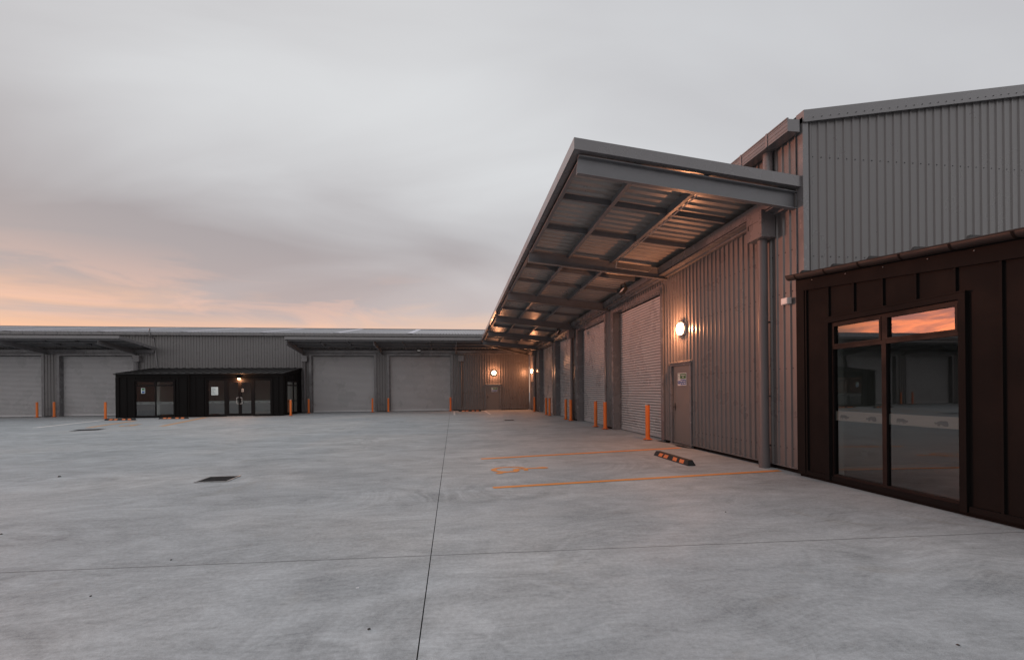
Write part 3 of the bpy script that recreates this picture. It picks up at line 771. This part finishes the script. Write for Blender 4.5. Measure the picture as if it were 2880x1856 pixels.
def window(parent, M_, u0, u1, z0, z1, um, zt_, name='window', sashes=True, bandz=(.99, 1.135), transom=True):
    """aluminium joinery: surround, frame, two lights with transom sashes, glass, frosted band"""
    fw, fs = .037, .028
    lst = [(u0, u0 + fw, -.08, .0, z0, z1), (u1 - fw, u1, -.08, .0, z0, z1), (u0 + fw, u1 - fw, -.08, .0, z1 - fw, z1), (u0 + fw, u1 - fw, -.08, .005, z0, z0 + fw + .02),
           (um - .032, um + .032, -.078, -.002, z0 + fw + .02, z1 - fw)]
    if transom: lst += [(u0 + fw, um - .032, -.078, -.004, zt_ - .025, zt_ + .025), (um + .032, u1 - fw, -.078, -.004, zt_ - .025, zt_ + .025)]
    w_ = bars(M_, lst, name, M['frame'], parent)
    top_ = z1 - fw
    for a, c in ((u0 + fw, um - .032), (um + .032, u1 - fw)):
        if transom:
            bars(M_, [(a, a + fs, -.07, .006, zt_ + .025, top_), (c - fs, c, -.07, .006, zt_ + .025, top_), (a + fs, c - fs, -.07, .006, zt_ + .025, zt_ + .025 + fs), (a + fs, c - fs, -.07, .006, top_ - fs, top_)], 'sash', M['frame'], w_)
            b = MB(); rect(b, M_, a + fs, c - fs, zt_ + .025 + fs, top_ - fs, -.03, 0); b.build('pane', M['glass'], w_)
        zz = zt_ - .025 if transom else top_
        b = MB(); rect(b, M_, a, c, z0 + fw + .02, zz, -.035, 0); b.build('pane', M['glass'], w_)
        band(w_, M_, a, c, bandz[0], bandz[1], -.028)
    return w_

def battened(M_, u0, u1, z0, zt_, openings, pitch, phase, parent, name, bw=.03, bd=.028):
    """flat pans with standing batten seams; openings = [(u0,u1,z0,z1)] left clear"""
    b = MB()
    ops = sorted(openings); x = u0
    f = zt_ if callable(zt_) else (lambda u: zt_)
    def pan(a, c, za, zb_=None):
        if c - a < .001: return
        b.face([M_(a, 0, za), M_(c, 0, za), M_(c, 0, f(c) if zb_ is None else zb_), M_(a, 0, f(a) if zb_ is None else zb_)])
    for (a, c, za, zb_) in ops:
        pan(x, a, z0); pan(a, c, zb_); pan(a, c, z0, za); x = c
    pan(x, u1, z0)
    k = math.ceil((u0 - phase) / pitch)
    while phase + k * pitch < u1:
        c = phase + k * pitch; k += 1
        if c < u0 + .1 or c > u1 - .1: continue
        zs = z0
        for (a, d_, za, zb_) in ops:
            if a - .06 < c < d_ + .06: zs = zb_ + .05
        p = [M_(u, n, z) for (u, n, z) in ((c - bw/2, 0, zs), (c + bw/2, 0, zs), (c + bw/2, bd, zs), (c - bw/2, bd, zs), (c - bw/2, 0, f(c)), (c + bw/2, 0, f(c)), (c + bw/2, bd, f(c)), (c - bw/2, bd, f(c)))]
        b.hexa(p)
    return b.build(name, M['brown'], parent)

def half_gutter(parent, p, q, outdir, r=.075, step=.62, n=12):
    """open half round gutter from p to q with straps"""
    p, q, od = Vector(p), Vector(q), Vector(outdir); up = Vector((0, 0, 1)); L = (q - p).length; d_ = (q - p) / L
    b = MB()
    for ro, flip in ((r, 1), (r - .006, -1)):
        for i in range(n):
            t0, t1 = math.pi * i / n, math.pi * (i + 1) / n
            w0 = od * (ro * -math.cos(t0)) - up * ro * math.sin(t0); w1 = od * (ro * -math.cos(t1)) - up * ro * math.sin(t1)
            b.face([p + w0, p + w1, q + w1, q + w0])
    b.tube(p + od * r, q + od * r, .010, 8)
    g_ = b.build('gutter', M['brownroof'], parent, smooth=True, weld=False)
    b = MB(); k = int(L / step)
    for i in range(k + 1):
        c = p + d_ * (L * (i + .35) / (k + .7)); a, e_ = c - d_ * .014, c + d_ * .014
        for j in range(n):
            t0, t1 = math.pi * j / n, math.pi * (j + 1) / n; ro = r + .005
            w0 = od * (ro * -math.cos(t0)) - up * ro * math.sin(t0); w1 = od * (ro * -math.cos(t1)) - up * ro * math.sin(t1)
            b.face([a + w0, a + w1, e_ + w1, e_ + w0])
        b.cut()
    b.build_each('gutter_strap', M['brown'], g_)
    return g_

def office_roof(parent, x0, x1, yf, yb, zf, zb, pitch=.5, over=.05):
    b = MB(); x0 -= over; x1 += over; yf -= over
    th = .05
    b.hexa([(x0, yf, zf - th), (x1, yf, zf - th), (x1, yb, zb - th), (x0, yb, zb - th), (x0, yf, zf), (x1, yf, zf), (x1, yb, zb), (x0, yb, zb)])
    x = x0 + .02
    while x < x1:
        b.hexa([(x - .014, yf, zf), (x + .014, yf, zf), (x + .014, yb, zb), (x - .014, yb, zb), (x - .014, yf, zf + .038), (x + .014, yf, zf + .038), (x + .014, yb, zb + .038), (x - .014, yb, zb + .038)])
        x += pitch
    return b.build('roof', M['brownroof'], parent)

# far annex ------------------------------------------------------
FX0, FX1, FY = -20.9, -11.08, 31.1
O2 = empty('office_annex', (0, 0, 0), 0, 'low dark brown metal annex with glass double doors in front of the far warehouse', 'annex', 'dark office annexes')
FM = lambda u, n, z: (u, FY - n, z)
RM = lambda u, n, z: (FX1 + n, u, z)
wf = (-19.86, -17.62, .09, 2.33); en = (-15.66, -11.78, .03, 2.40)
battened(FM, FX0, FX1, .03, 2.56, [(wf[0], wf[1], wf[2], wf[3]), en], .50, FX0 + .05, O2, 'front_wall', bw=.045, bd=.035)
sw = (31.95, 34.05, .12, 2.30)
battened(RM, FY, YE, .03, lambda u: 2.60 + (u - FY) * .14, [sw], .50, FY + .05, O2, 'side_wall', bw=.045, bd=.035)
LMx = lambda u, n, z: (FX0 - n, u, z)
battened(LMx, FY, YE, .03, lambda u: 2.60 + (u - FY) * .14, [], .50, FY + .05, O2, 'side_wall', bw=.045, bd=.035)
b = MB(); b.box(FX0 - .045, FX1 + .045, FY - .045, FY - .0, 2.56, 2.74)
b.hexa([(FX1 + .003, FY, 2.56), (FX1 + .045, FY, 2.56), (FX1 + .045, YE - .05, 3.07), (FX1 + .003, YE - .05, 3.07), (FX1 + .003, FY, 2.74), (FX1 + .045, FY, 2.74), (FX1 + .045, YE - .05, 3.26), (FX1 + .003, YE - .05, 3.26)])
b.build('fascia', M['brown'], O2)
b = MB()
for x in (FX0, FX1): b.box(x - .055 if x == FX0 else x - .15, x + .15 if x == FX0 else x + .055, FY - .05, FY + (.15), .03, 2.555); b.cut()
b.build_each('corner_trim', M['brown'], O2)
b = MB()
for (a, c, z0, z1) in (wf, en):
    b.box(a - .10, a, FY - .055, FY + .05, .03, z1 + .10); b.box(c, c + .10, FY - .055, FY + .05, .03, z1 + .10); b.box(a, c, FY - .055, FY + .05, z1, z1 + .10); b.cut()
b.build_each('opening_surround', M['brown'], O2)
office_roof(O2, FX0, FX1, FY, YE - .04, 2.80, 3.33)
half_gutter(O2, (FX0 - .10, FY - .12, 2.79), (FX1 + .05, FY - .12, 2.79), (0, -1, 0), r=.06)
b = MB(); b.tube((-16.70, FY - .10, .06), (-16.70, FY - .10, 2.74), .035, 12); b.build('downpipe', M['brown'], O2, smooth=True)
w1 = window(O2, FM, wf[0], wf[1], wf[2], wf[3], -18.70, 2.03, bandz=(.86, 1.02))
window(O2, RM, sw[0], sw[1], sw[2], sw[3], 33.2, 2.0, bandz=(.86, 1.02))
# entrance: sidelight, two doors, sidelight
e0, e1, ez1 = en[0], en[1], en[3]
edges = [e0 + .06, -14.66, -14.42, -13.83, -13.69, -13.0, -12.8, e1 - .06]
fr = [(e0, e0 + .07, -.08, 0, .03, ez1), (e1 - .07, e1, -.08, 0, .03, ez1), (e0 + .07, e1 - .07, -.08, 0, ez1 - .08, ez1), (-14.64, -14.47, -.08, 0, .03, ez1 - .08), (-12.93, -12.80, -.08, 0, .03, ez1 - .08),
      (e0 + .07, -14.64, -.08, -.002, .03, .14), (-12.80, e1 - .07, -.08, -.002, .03, .14)]
ent = bars(FM, fr, 'entrance_frame', M['frame'], O2)
for (a, c) in ((e0 + .07, -14.64), (-12.80, e1 - .07)):
    b = MB(); rect(b, FM, a, c, .14, ez1 - .08, -.035, 0); b.build('pane', M['glass'], ent)
    band(ent, FM, a, c, .87, 1.03, -.028)
for (a, c, hs) in ((-14.47, -13.70, 1), (-13.70, -12.93, -1)):
    st_ = .095
    d_ = bars(FM, [(a + .004, a + st_, -.065, -.01, .045, ez1 - .085), (c - st_, c - .004, -.065, -.01, .045, ez1 - .085), (a + st_, c - st_, -.065, -.01, .045, .20), (a + st_, c - st_, -.065, -.01, ez1 - .20, ez1 - .085)], 'glass_door', M['frame'], O2)
    b = MB(); rect(b, FM, a + st_, c - st_, .20, ez1 - .20, -.04, 0); b.build('pane', M['glass'], d_)
    band(d_, FM, a + st_, c - st_, .87, 1.03, -.032)
    hu = c - .05 if hs > 0 else a + .05; ho = hu - .11 * hs
    b = MB(); b.path([FM(hu, -.01, 1.23), FM(hu, .07, 1.23), FM(ho, .07, 1.21), FM(ho, .07, .84), FM(hu, .07, .82), FM(hu, -.01, .82)], .014, 8)
    b.build('door_handle', M['chrome'], d_)
b = MB(); b.box(-14.45, -12.85, FY - .09, FY + .1, .006, .034); b.build('threshold', M['galv'], O2)
def room(parent, x0, x1, y0, y1, z1, skirt=True, blocks=()):
    b = MB(); b.face([(x0, y0, .06), (x1, y0, .06), (x1, y1, .06), (x0, y1, .06)]); b.build('interior_floor', M['carpet'], parent)
    b = MB()
    b.face([(x0, y1, .06), (x1, y1, .06), (x1, y1, z1), (x0, y1, z1)]); b.face([(x1, y0, .06), (x1, y1, .06), (x1, y1, z1), (x1, y0, z1)])
    b.face([(x0, y0, z1), (x1, y0, z1), (x1, y1, z1), (x0, y1, z1)])
    b.cut()
    for q in blocks: b.box(*q); b.cut()
    b.build_each('interior_wall', M['plaster'], parent)
    b = MB(); b.box(x0, x1 - .02, y1 - .016, y1 - .002, .062, .14); b.build('skirting', M['white'], parent)
room(O2, FX0 + .06, FX1 - .06, FY + .12, YE - .12, 2.5, blocks=[(-18.95, -18.75, 31.6, 33.2, .06, 2.49), (-17.0, -16.9, 31.3, 34.6, .06, 2.49), (-19.65, -19.0, 33.0, 33.1, .06, 2.49)])

# near annex -----------------------------------------------------
NX, NY0, NY1 = 5.88, 3.08, 6.97
O1 = empty('office_annex', (0, 0, 0), 0, 'near dark brown metal annex with a tall two pane window at the right edge', 'annex', 'dark office annexes')
WM = lambda u, n, z: (NX - n, u, z)
rz = lambda y: 3.02 + (y - 3.93) * .104         # rake of the roof edge above the side wall
wn = (4.49, 6.31, .095, 2.512)
battened(WM, NY0, NY1, .10, lambda u: rz(u) - .17, [wn], .4475, 4.09, O1, 'side_wall', bw=.026, bd=.030)
FN = lambda u, n, z: (u, NY0 - n, z)
battened(FN, NX, 14.0, .10, 2.72, [], .4475, NX + .1, O1, 'front_wall', bw=.026, bd=.030)
b = MB(); b.box(NX + .02, NX + .2, NY0, NY1, 0, .10); b.build('plinth', M['black'], O1)
b = MB(); b.box(NX - .032, NX + .01, NY0, wn[0] - .085, .055, .125); b.cut(); b.box(NX - .032, NX + .01, wn[1] + .085, NY1, .055, .125); b.build_each('base_flashing', M['brown'], O1)
b = MB(); b.box(NX - .040, NX + .05, 6.80, NY1, .055, rz(6.9) - .165); b.cut(); b.box(NX - .04, NX + .05, NY0 - .04, NY0 + .1, .055, rz(NY0) - .165); b.build_each('corner_trim', M['brown'], O1)
b = MB()
b.hexa([(NX - .042, NY0, rz(NY0) - .19), (NX + .02, NY0, rz(NY0) - .19), (NX + .02, NY1, rz(NY1) - .19), (NX - .042, NY1, rz(NY1) - .19),
        (NX - .042, NY0, rz(NY0) + .02), (NX + .02, NY0, rz(NY0) + .02), (NX + .02, NY1, rz(NY1) + .02), (NX - .042, NY1, rz(NY1) + .02)])
b.build('fascia', M['brown'], O1)
b = MB()
b.box(NX - .050, NX + .03, wn[1], wn[1] + .075, .05, wn[3] + .085); b.box(NX - .050, NX + .03, wn[0] - .075, wn[0], .05, wn[3] + .085)
b.box(NX - .050, NX + .03, wn[0], wn[1], wn[3], wn[3] + .085)
b.box(NX - .058, NX - .0505, wn[0] - .085, wn[1] + .085, wn[3] + .075, wn[3] + .092)
b.build('opening_surround', M['brown'], O1)
half_gutter(O1, (NX - .115, NY0, rz(NY0) + .075), (NX - .115, 7.03, rz(7.03) + .075), (-1, 0, 0), r=.078, step=.66)
b = MB(); th = .045
def rhex(x0, x1, y0, y1, dz0, dz1): b.hexa([(x0, y0, rz(y0) + dz0), (x1, y0, rz(y0) + dz0), (x1, y1, rz(y1) + dz0), (x0, y1, rz(y1) + dz0), (x0, y0, rz(y0) + dz1), (x1, y0, rz(y0) + dz1), (x1, y1, rz(y1) + dz1), (x0, y1, rz(y1) + dz1)])
rhex(NX - .06, 14.1, NY0 - .06, 7.0, .03, .085)
for i in range(9):                     # upstanding roof ribs crossing the slope, seen end on above the gutter
    y = 6.90 - i * .62
    if y < NY0: break
    b.hexa([(NX - .05, y - .014, rz(y) + .085), (14.0, y - .014, rz(y) + .085), (14.0, y + .014, rz(y) + .085), (NX - .05, y + .014, rz(y) + .085),
            (NX + .02, y - .014, rz(y) + .165), (14.0, y - .014, rz(y) + .165), (14.0, y + .014, rz(y) + .165), (NX + .02, y + .014, rz(y) + .165)])
b.build('roof', M['brownroof'], O1)
b = MB()
for y in (6.62, 5.99, 5.40, 4.82, 4.32, 3.80):
    b.ball((NX - .046, y, rz(y) - .035), .008, 8); b.cut()
b.build_each('rivet', M['galv'], O1)
window(O1, WM, wn[0], wn[1], wn[2], wn[3], 5.445, 2.12, bandz=(.99, 1.135))
b = MB(); b.box(NX - .02, NX + .12, wn[0], wn[1], .05, .118); b.build('sill', M['black'], O1)
room(O1, NX + .10, 13.5, NY0 + .1, 6.93, 2.62, blocks=[(NX + .12, NX + .30, 6.40, 6.55, .06, 2.6)])
b = MB(); b.box(7.02, 7.14, 6.915, 6.929, .30, .38); b.build('wall_socket', M['white'], O1)

# ------------------------------------------------------------------ lamps, floodlights and small fittings
def bulkhead(loc, rz_, label):
    t = empty('wall_lamp', loc, rz_, label, 'lamp', 'round bulkhead lamps on the warehouse walls')
    b = MB(); b.tube(LM(0, -.03, 0), LM(0, .055, 0), .165, 28); b.build('base', M['white'], t, smooth=True)
    b = MB(); k = 28; rings = [(.158, .056), (.156, .085), (.134, .112), (.082, .128), (.0, .132)]
    for (r0, n0), (r1, n1) in zip(rings, rings[1:]):
        for i in range(k):
            a, c = 2*math.pi*i/k, 2*math.pi*(i+1)/k
            q = [LM(r0*math.cos(a), n0, r0*math.sin(a)), LM(r0*math.cos(c), n0, r0*math.sin(c)), LM(r1*math.cos(c), n1, r1*math.sin(c)), LM(r1*math.cos(a), n1, r1*math.sin(a))]
            b.face(q if r1 > 0 else q[:3])
    b.build('diffuser', M['lamp'], t, smooth=True)
    ld = D.lights.new('lamp_light', 'POINT'); ld.energy = 105; ld.color = (1.0, 0.37, 0.16); ld.shadow_soft_size = 0.04
    lo = D.objects.new('lamp_light', ld); COL.objects.link(lo); lo.parent = t; lo.location = (0, -.20, 0)
    return t
bulkhead((LX - .034, 11.02, 3.07), rad(-90), 'lit round lamp above the nearest side door, beside the near roller door')
bulkhead((3.17, YE - .034, 2.90), 0, 'brightly lit round lamp above the far door in the yard corner')
bulkhead((LX - .034, 33.3, 2.95), rad(-90), 'lit round lamp on the right wall next to the yard corner, seen edge on')
t = empty('downlight', (-13.72, FY - .06, 2.455), 0, 'small lit downlight over the glass entrance doors of the far annex', 'lamp')
b = MB(); b.tube((0, 0, -.01), (0, 0, .05), .10, 20); b.build('housing', M['frame'], t, smooth=True)
b = MB(); b.ball((0, 0, 0), .085, 16, sz=-.45, half=True); b.v = [(x, y, z - .011) for x, y, z in b.v]; b.build('diffuser', M['downlamp'], t, smooth=True)
ld = D.lights.new('downlight_light', 'POINT'); ld.energy = 45; ld.color = (1.0, 0.45, 0.21); ld.shadow_soft_size = 0.03
lo = D.objects.new('downlight_light', ld); COL.objects.link(lo); lo.parent = t; lo.location = (0, -.10, -.10)

def flood(loc, rz_, label):
    t = empty('floodlight', loc, rz_, label, 'floodlight', 'unlit floodlights under the canopies')
    Rm = Matrix.Rotation(rad(-38), 4, 'X')
    def tv(b): b.v = [tuple(Rm @ Vector(p)) for p in b.v]; return b
    b = MB(); b.box(-.14, .14, -.035, .035, -.10, .10)
    for i in range(7): b.box(-.12 + i * .04 - .006, -.12 + i * .04 + .006, .035, .06, -.09, .09)
    tv(b).build('body', M['rubber'], t)
    b = MB(); b.box(-.115, .115, -.039, -.0355, -.075, .075); tv(b).build('lens', M['signwhite'], t)
    b = MB(); b.box(-.155, -.145, -.02, .02, -.02, .20); b.box(.145, .155, -.02, .02, -.02, .20); b.box(-.155, .155, -.02, .02, .20, .21); b.build('bracket', M['rubber'], t)
    return t
flood((5.02, 12.72, 4.42), rad(-90), 'black floodlight with pale lens above the nearest roller door')
flood((5.02, 20.95, 4.27), rad(-90), 'black floodlight beside the bright patch above the third roller door, long canopy')
flood((-2.42, 33.0, 4.43), 0, 'black floodlight under the canopy left of the yard corner')
flood((-31.0, 33.0, 4.25), 0, 'black floodlight under the canopy at the left edge')

t = empty('sensor_box', (LX - .036, 7.30, 3.05), rad(-90), 'small white box on the ribbed wall between the downpipe and the dark annex', 'sensor')
b = MB(); trimbox(b, -.075, .075, 0, .085, -.055, .055); b.build('housing', M['white'], t)
b = MB(); trimbox(b, -.055, .055, .0855, .09, -.035, .035); b.build('cover', M['signwhite'], t)

exit_sign((LX + .006, 11.15, 1.76), rad(-90), 'green and blue exit sign on the nearest grey side door')
exit_sign((3.20, YE + .006, 1.60), 0, 'exit sign on the far door below the bright corner lamp', .46, .34)
exit_sign((LX + .006, 33.3, 1.62), rad(-90), 'exit sign on the side door next to the yard corner')
t = empty('door_notice', (-15.22, FY - .0, 1.66), 0, 'white paper notice taped inside the left glass panel of the far entrance', 'notice')
b = MB(); b.box(-.20, .20, .020, .024, -.26, .26); b.build('sheet', M['paper'], t)
b = MB(); random.seed(3)
for i in range(13): z = .19 - i * .032; b.box(-.16, -.16 + random.uniform(.1, .31), .0185, .0195, z - .004, z + .004)
b.build('print', M['ink'], t)
t = empty('access_sign', (-13.58, FY, 1.70), 0, 'white wheelchair access sticker on the right glass entrance door', 'sign')
b = MB(); b.box(-.09, .09, .020, .023, -.095, .095); b.build('board', M['signwhite'], t)
def wheelchair(mb, M_, u, z, s, n, mi, w=1.0):
    pts = [(u + math.cos(a) * .26 * s, z - .12 * s + math.sin(a) * .26 * s) for a in [rad(x) for x in range(120, 381, 20)]]
    stroke(mb, M_, pts, .075 * s * w, n, mi)
    stroke(mb, M_, [(u - .05 * s, z + .32 * s), (u - .02 * s, z - .04 * s), (u + .20 * s, z - .04 * s), (u + .33 * s, z - .34 * s), (u + .42 * s, z - .30 * s)], .085 * s * w, n + .003, mi)
    stroke(mb, M_, [(u - .03 * s, z + .12 * s), (u + .18 * s, z + .10 * s)], .06 * s * w, n + .005, mi)
    disc(mb, M_, u - .06 * s, z + .39 * s, .085 * s * (1 + (w - 1) * .3), n + .004, mi)
b = MB(); SMm = lambda u, n, z: (u, -n, z)
rect(b, SMm, -.075, .075, -.08, .08, -.0192, 0); wheelchair(b, SMm, -.008, 0, .13, -.0185, 1)
b.build('print', [M['ink'], M['signwhite']], t)
t = empty('window_sticker', (-19.42, FY, 1.72), 0, 'small green and blue sticker on the left window of the far annex', 'sign')
b = MB(); b.box(-.11, .11, .020, .023, -.17, .17); b.build('board', M['paper'], t)
b = MB(); rect(b, SMm, -.07, .09, .02, .15, -.0185, 0); rect(b, SMm, -.07, .09, -.15, -.02, -.0185, 1); b.build('print', [M['green'], M['blue']], t)

# ------------------------------------------------------------------ bollards
def make_bollard():
    t = empty('bollard')
    b = MB(); b.tube((0, 0, .035), (0, 0, 1.035), .066, 28)
    b.build('post', M['orange'], t, smooth=True)
    b = MB(); b.tube((0, 0, 1.035), (0, 0, 1.055), .069, 28); b.ball((0, 0, 1.055), .066, 24, sz=.18, half=True); b.build('cap', M['galv'], t, smooth=True)
    b = MB(); b.tube((0, 0, .020), (0, 0, .034), .135, 28)
    b.tube((0, 0, .034), (0, 0, .050), .078, 28)
    b.build('base_plate', M['orange'], t, smooth=True)
    b = MB()
    for a in (45, 135, 225, 315): b.tube((.105*math.cos(rad(a)), .105*math.sin(rad(a)), .0), (.105*math.cos(rad(a)), .105*math.sin(rad(a)), .052), .010, 6); b.cut()
    b.build_each('anchor_bolt', M['galv'], t)
    b = MB(); b.tube((0, 0, .001), (0, 0, .0195), .085, 20); b.build('packing', M['rubber'], t)
    return t
BG = 'orange bollards guarding the door jambs'
bl = [((5.72, 12.66), 'orange bollard standing alone before the nearest roller door, closest to the camera'),
      ((5.72, 16.42), 'orange bollard by the first pier, right one of the pair past the nearest door'),
      ((5.72, 17.55), 'orange bollard in front of the second roller door, left of a close pair'),
      ((5.70, 21.35), 'orange bollard before the grey downpipe pier, right of the third roller door pair'),
      ((5.70, 22.30), 'orange bollard before the third roller door, left of its pair'),
      ((5.66, 26.0), 'orange bollard at the pier between third and fourth roller doors, right one'),
      ((5.66, 27.0), 'orange bollard before the fourth roller door on the right wall, left of its pair'),
      ((5.66, 31.0), 'orange bollard beside the last downpipe on the right wall near the corner'),
      ((-27.75, 34.05), 'orange bollard before the leftmost roller door in the picture'),
      ((-27.0, 34.4), 'orange bollard at the ribbed pier between the two left roller doors'),
      ((-21.32, 30.75), 'orange bollard by the left front corner of the far dark annex'),
      ((-10.52, 30.9), 'orange bollard by the right front corner of the far dark annex'),
      ((-10.42, 34.25), 'orange bollard at the left jamb of the pale door right of the far annex'),
      ((-5.92, 34.25), 'orange bollard at the right jamb of the first pale door right of the far annex'),
      ((-4.78, 34.25), 'orange bollard at the left jamb of the pale door next to the yard corner'),
      ((-.20, 34.25), 'orange bollard at the right jamb of the pale door next to the yard corner')]
proto = make_bollard()
for i, ((x, y), lb) in enumerate(bl):
    o = proto if i == 0 else copy_tree(proto)
    o.location = (x, y, 0); o.rotation_euler.z = i * .7; tag(o, lb, 'bollard', BG)

# ------------------------------------------------------------------ wheel stops
def make_stop(L=1.5):
    t = empty('wheel_stop'); h, wb, wt = .105, .085, .045
    b = MB(); e_ = .05
    b.hexa([(-L/2, -wb, .004), (L/2, -wb, .004), (L/2, wb, .004), (-L/2, wb, .004), (-L/2 + e_, -wt, h), (L/2 - e_, -wt, h), (L/2 - e_, wt, h), (-L/2 + e_, wt, h)])
    b.build('body', M['rubber'], t)
    for x in (-.53, -.29, .12, .40):
        b = MB()
        for s_ in (-1, 1):
            def P(xx, f, o_): return (xx, s_ * (wb + (wt - wb) * f + o_), .004 + (h - .004) * f + o_ * .4)
            sh = .02
            q = [P(x + L*.0, .16, .003), P(x + .17, .16, .003), P(x + .17 - (.0 if x > 0 else -.04), .84, .003), P(x + (.0 if x > 0 else .04), .84, .003)]
            b.face(q if s_ < 0 else q[::-1]); b.cut()
        b.build_each('reflector', M['reflect'], t)
    return t
sg = 'rubber wheel stops'
st0 = make_stop(); st0.location = (4.60, 8.95, 0); st0.rotation_euler.z = rad(-90); tag(st0, 'black rubber wheel stop with orange reflectors between the near orange lines', 'wheel stop', sg)
for (x, y, r_, lb) in ((-19.15, 28.75, -4, 'black and orange wheel stop left of a white line, before the far annex window'),
                       (-16.65, 29.35, -4, 'black and orange wheel stop before the far annex, right of its window'),
                       (1.22, 33.0, -3, 'black and orange wheel stop against the far wall near the yard corner')):
    o = copy_tree(st0); o.location = (x, y, 0); o.rotation_euler.z = rad(r_); o.scale = (1.12, 1, 1); tag(o, lb, 'wheel stop', sg)

# ------------------------------------------------------------------ painted markings (on the ground, 4 mm up)
def strip(pts, wd, z=.004):
    b = MB()
    for (x0, y0), (x1, y1) in zip(pts, pts[1:]):
        L = math.hypot(x1 - x0, y1 - y0); ox, oy = -(y1 - y0) / L * wd / 2, (x1 - x0) / L * wd / 2
        b.face([(x0 + ox, y0 + oy, z), (x0 - ox, y0 - oy, z), (x1 - ox, y1 - oy, z), (x1 + ox, y1 + oy, z)])
    return b
def marking(b, mt, lb): return tag(b.build('road_marking', mt), lb, 'road marking', kind='structure')
marking(strip([(.60, 6.92), (5.88, 7.44)], .125), M['lineorange'], 'near orange parking bay line ending at the dark annex corner')
marking(strip([(.60, 9.90), (5.72, 10.76)], .165), M['lineorange'], 'farther orange parking bay line ending at the side door')
marking(strip([(-19.13, 23.36), (-20.35, 29.2)], .30), M['linewhite'], 'long white line left of the far wheel stop')
marking(strip([(-19.0, 29.75), (-18.1, 30.1)], .16), M['linewhite'], 'short white line before the far annex window')
marking(strip([(.08, 28.5), (.08, 34.2)], .12), M['linewhite'], 'short white line below the corner roller door')
marking(strip([(2.36, 28.7), (2.36, 33.6)], .12), M['linewhite'], 'short white line before the corner door')
marking(strip([(-13.5, 22.9), (-15.5, 30.6)], .26), M['lineworn'], 'faded orange line running to the far entrance')
marking(strip([(-16.45, 22.68), (-17.07, 24.8), (-17.9, 28.0)], .24), M['lineworn'], 'faded orange line right of the long white line')
b = MB(); GMm = lambda u, n, z: (z, -u, .004 + n)
wheelchair(b, lambda u, n, z: (1.22 + z * 1.25, 8.47 - u * 1.0, .004 + n * .2), .0, 0, 1.0, 0, 0, 1.1)
marking(b, M['lineorange'], 'orange painted wheelchair symbol between the orange lines')
b = MB(); wheelchair(b, lambda u, n, z: (-15.5 + u * .9, 24.0 + z * 1.6, .004 + n * .2), .0, 0, 1.0, 0, 0, 1.8)
marking(b, M['lineworn'], 'faded orange wheelchair symbol before the far annex')

# ------------------------------------------------------------------ drains
def drain(x, y, rz_, sx, sy, lb):
    t = empty('drain_grate', (x, y, 0), rz_, lb, 'drain', 'iron drain grates set in the yard')
    b = MB(); b.face([(-sx/2, -sy/2, .004), (sx/2, -sy/2, .004), (sx/2, sy/2, .004), (-sx/2, sy/2, .004)]); b.build('sump', M['black'], t)
    b = MB()
    for a in (-1, 1):
        b.box(a*sx/2 - .014, a*sx/2 + .014, -sy/2, sy/2, .002, .014); b.box(-sx/2 + .014, sx/2 - .014, a*sy/2 - .014, a*sy/2 + .014, .002, .014)
    b.build('frame', M['galv'], t)
    b = MB(); k = 9
    for i in range(1, k): y_ = -sy/2 + sy * i / k; b.box(-sx/2 + .012, sx/2 - .012, y_ - .008, y_ + .004, .006, .013); b.cut()
    b.build_each('grate_bar', M['iron'], t)
drain(-4.08, 8.43, rad(0), .50, .50, 'black iron drain grate in the middle of the yard floor')
drain(-15.4, 21.25, rad(20), .9, .9, 'dark drain grate seen flat in front of the far annex, left of the yard')
drain(2.8, 22.5, 0, .5, .5, 'dark drain grate in the distance toward the yard corner')

# ------------------------------------------------------------------ grit and scraps on the slab
gs = [(-.54, 2.93, .010), (2.89, 2.24, .009), (-7.17, 9.23, .024), (-2.69, 3.72, .008), (-2.54, 4.42, .009), (3.27, 5.06, .010), (-4.86, 5.53, .012)]
def grit(r, seed):
    random.seed(seed); b = MB(); b.ball((0, 0, r * .35), r, 8, sz=.5)
    b.v = [(x * (1 + random.uniform(-.3, .3)), y * (1 + random.uniform(-.3, .3)), max(.0005, z * (1 + random.uniform(-.3, .3)))) for x, y, z in b.v]
    return b
for i, (x, y, r) in enumerate(gs):
    o = grit(r, i).build('grit_lump', M['stone']); o.location = (x, y, 0)
    tag(o, ['dark crumb of dirt left of the central joint, nearest the bottom edge', 'dark pebble near the bottom right corner', 'dark scrap of dirt far left of the drain grate', 'small dark speck low on the left of the slab', 'small dark speck below the drain grate', 'dark pebble below the near orange line', 'dark speck at the left edge of the picture'][i], 'grit', 'specks of grit on the concrete')
b = MB(); b.box(-.012, .012, -.005, .005, .001, .005); o = b.build('paper_scrap', M['scrap']); o.location = (-.74, 3.56, 0); o.rotation_euler.z = .2
tag(o, 'tiny white scrap left of the central joint', 'scrap')

b = MB()
b.face([(5.80, 11.22, .004), (5.86, 10.72, .004), (6.0, 10.45, .004), (6.0, 11.0, .004), (5.93, 11.3, .004)])
tag(b.build('ground_recess', M['black']), 'dark notch in the slab below the side door', 'recess', kind='structure')
b = MB(); b.face([(5.86, 12.45, .004), (5.90, 11.95, .004), (5.99, 11.72, .004), (5.99, 12.3, .004)])
tag(b.build('ground_recess', M['black']), 'dark notch in the slab at the door jamb', 'recess', kind='structure')
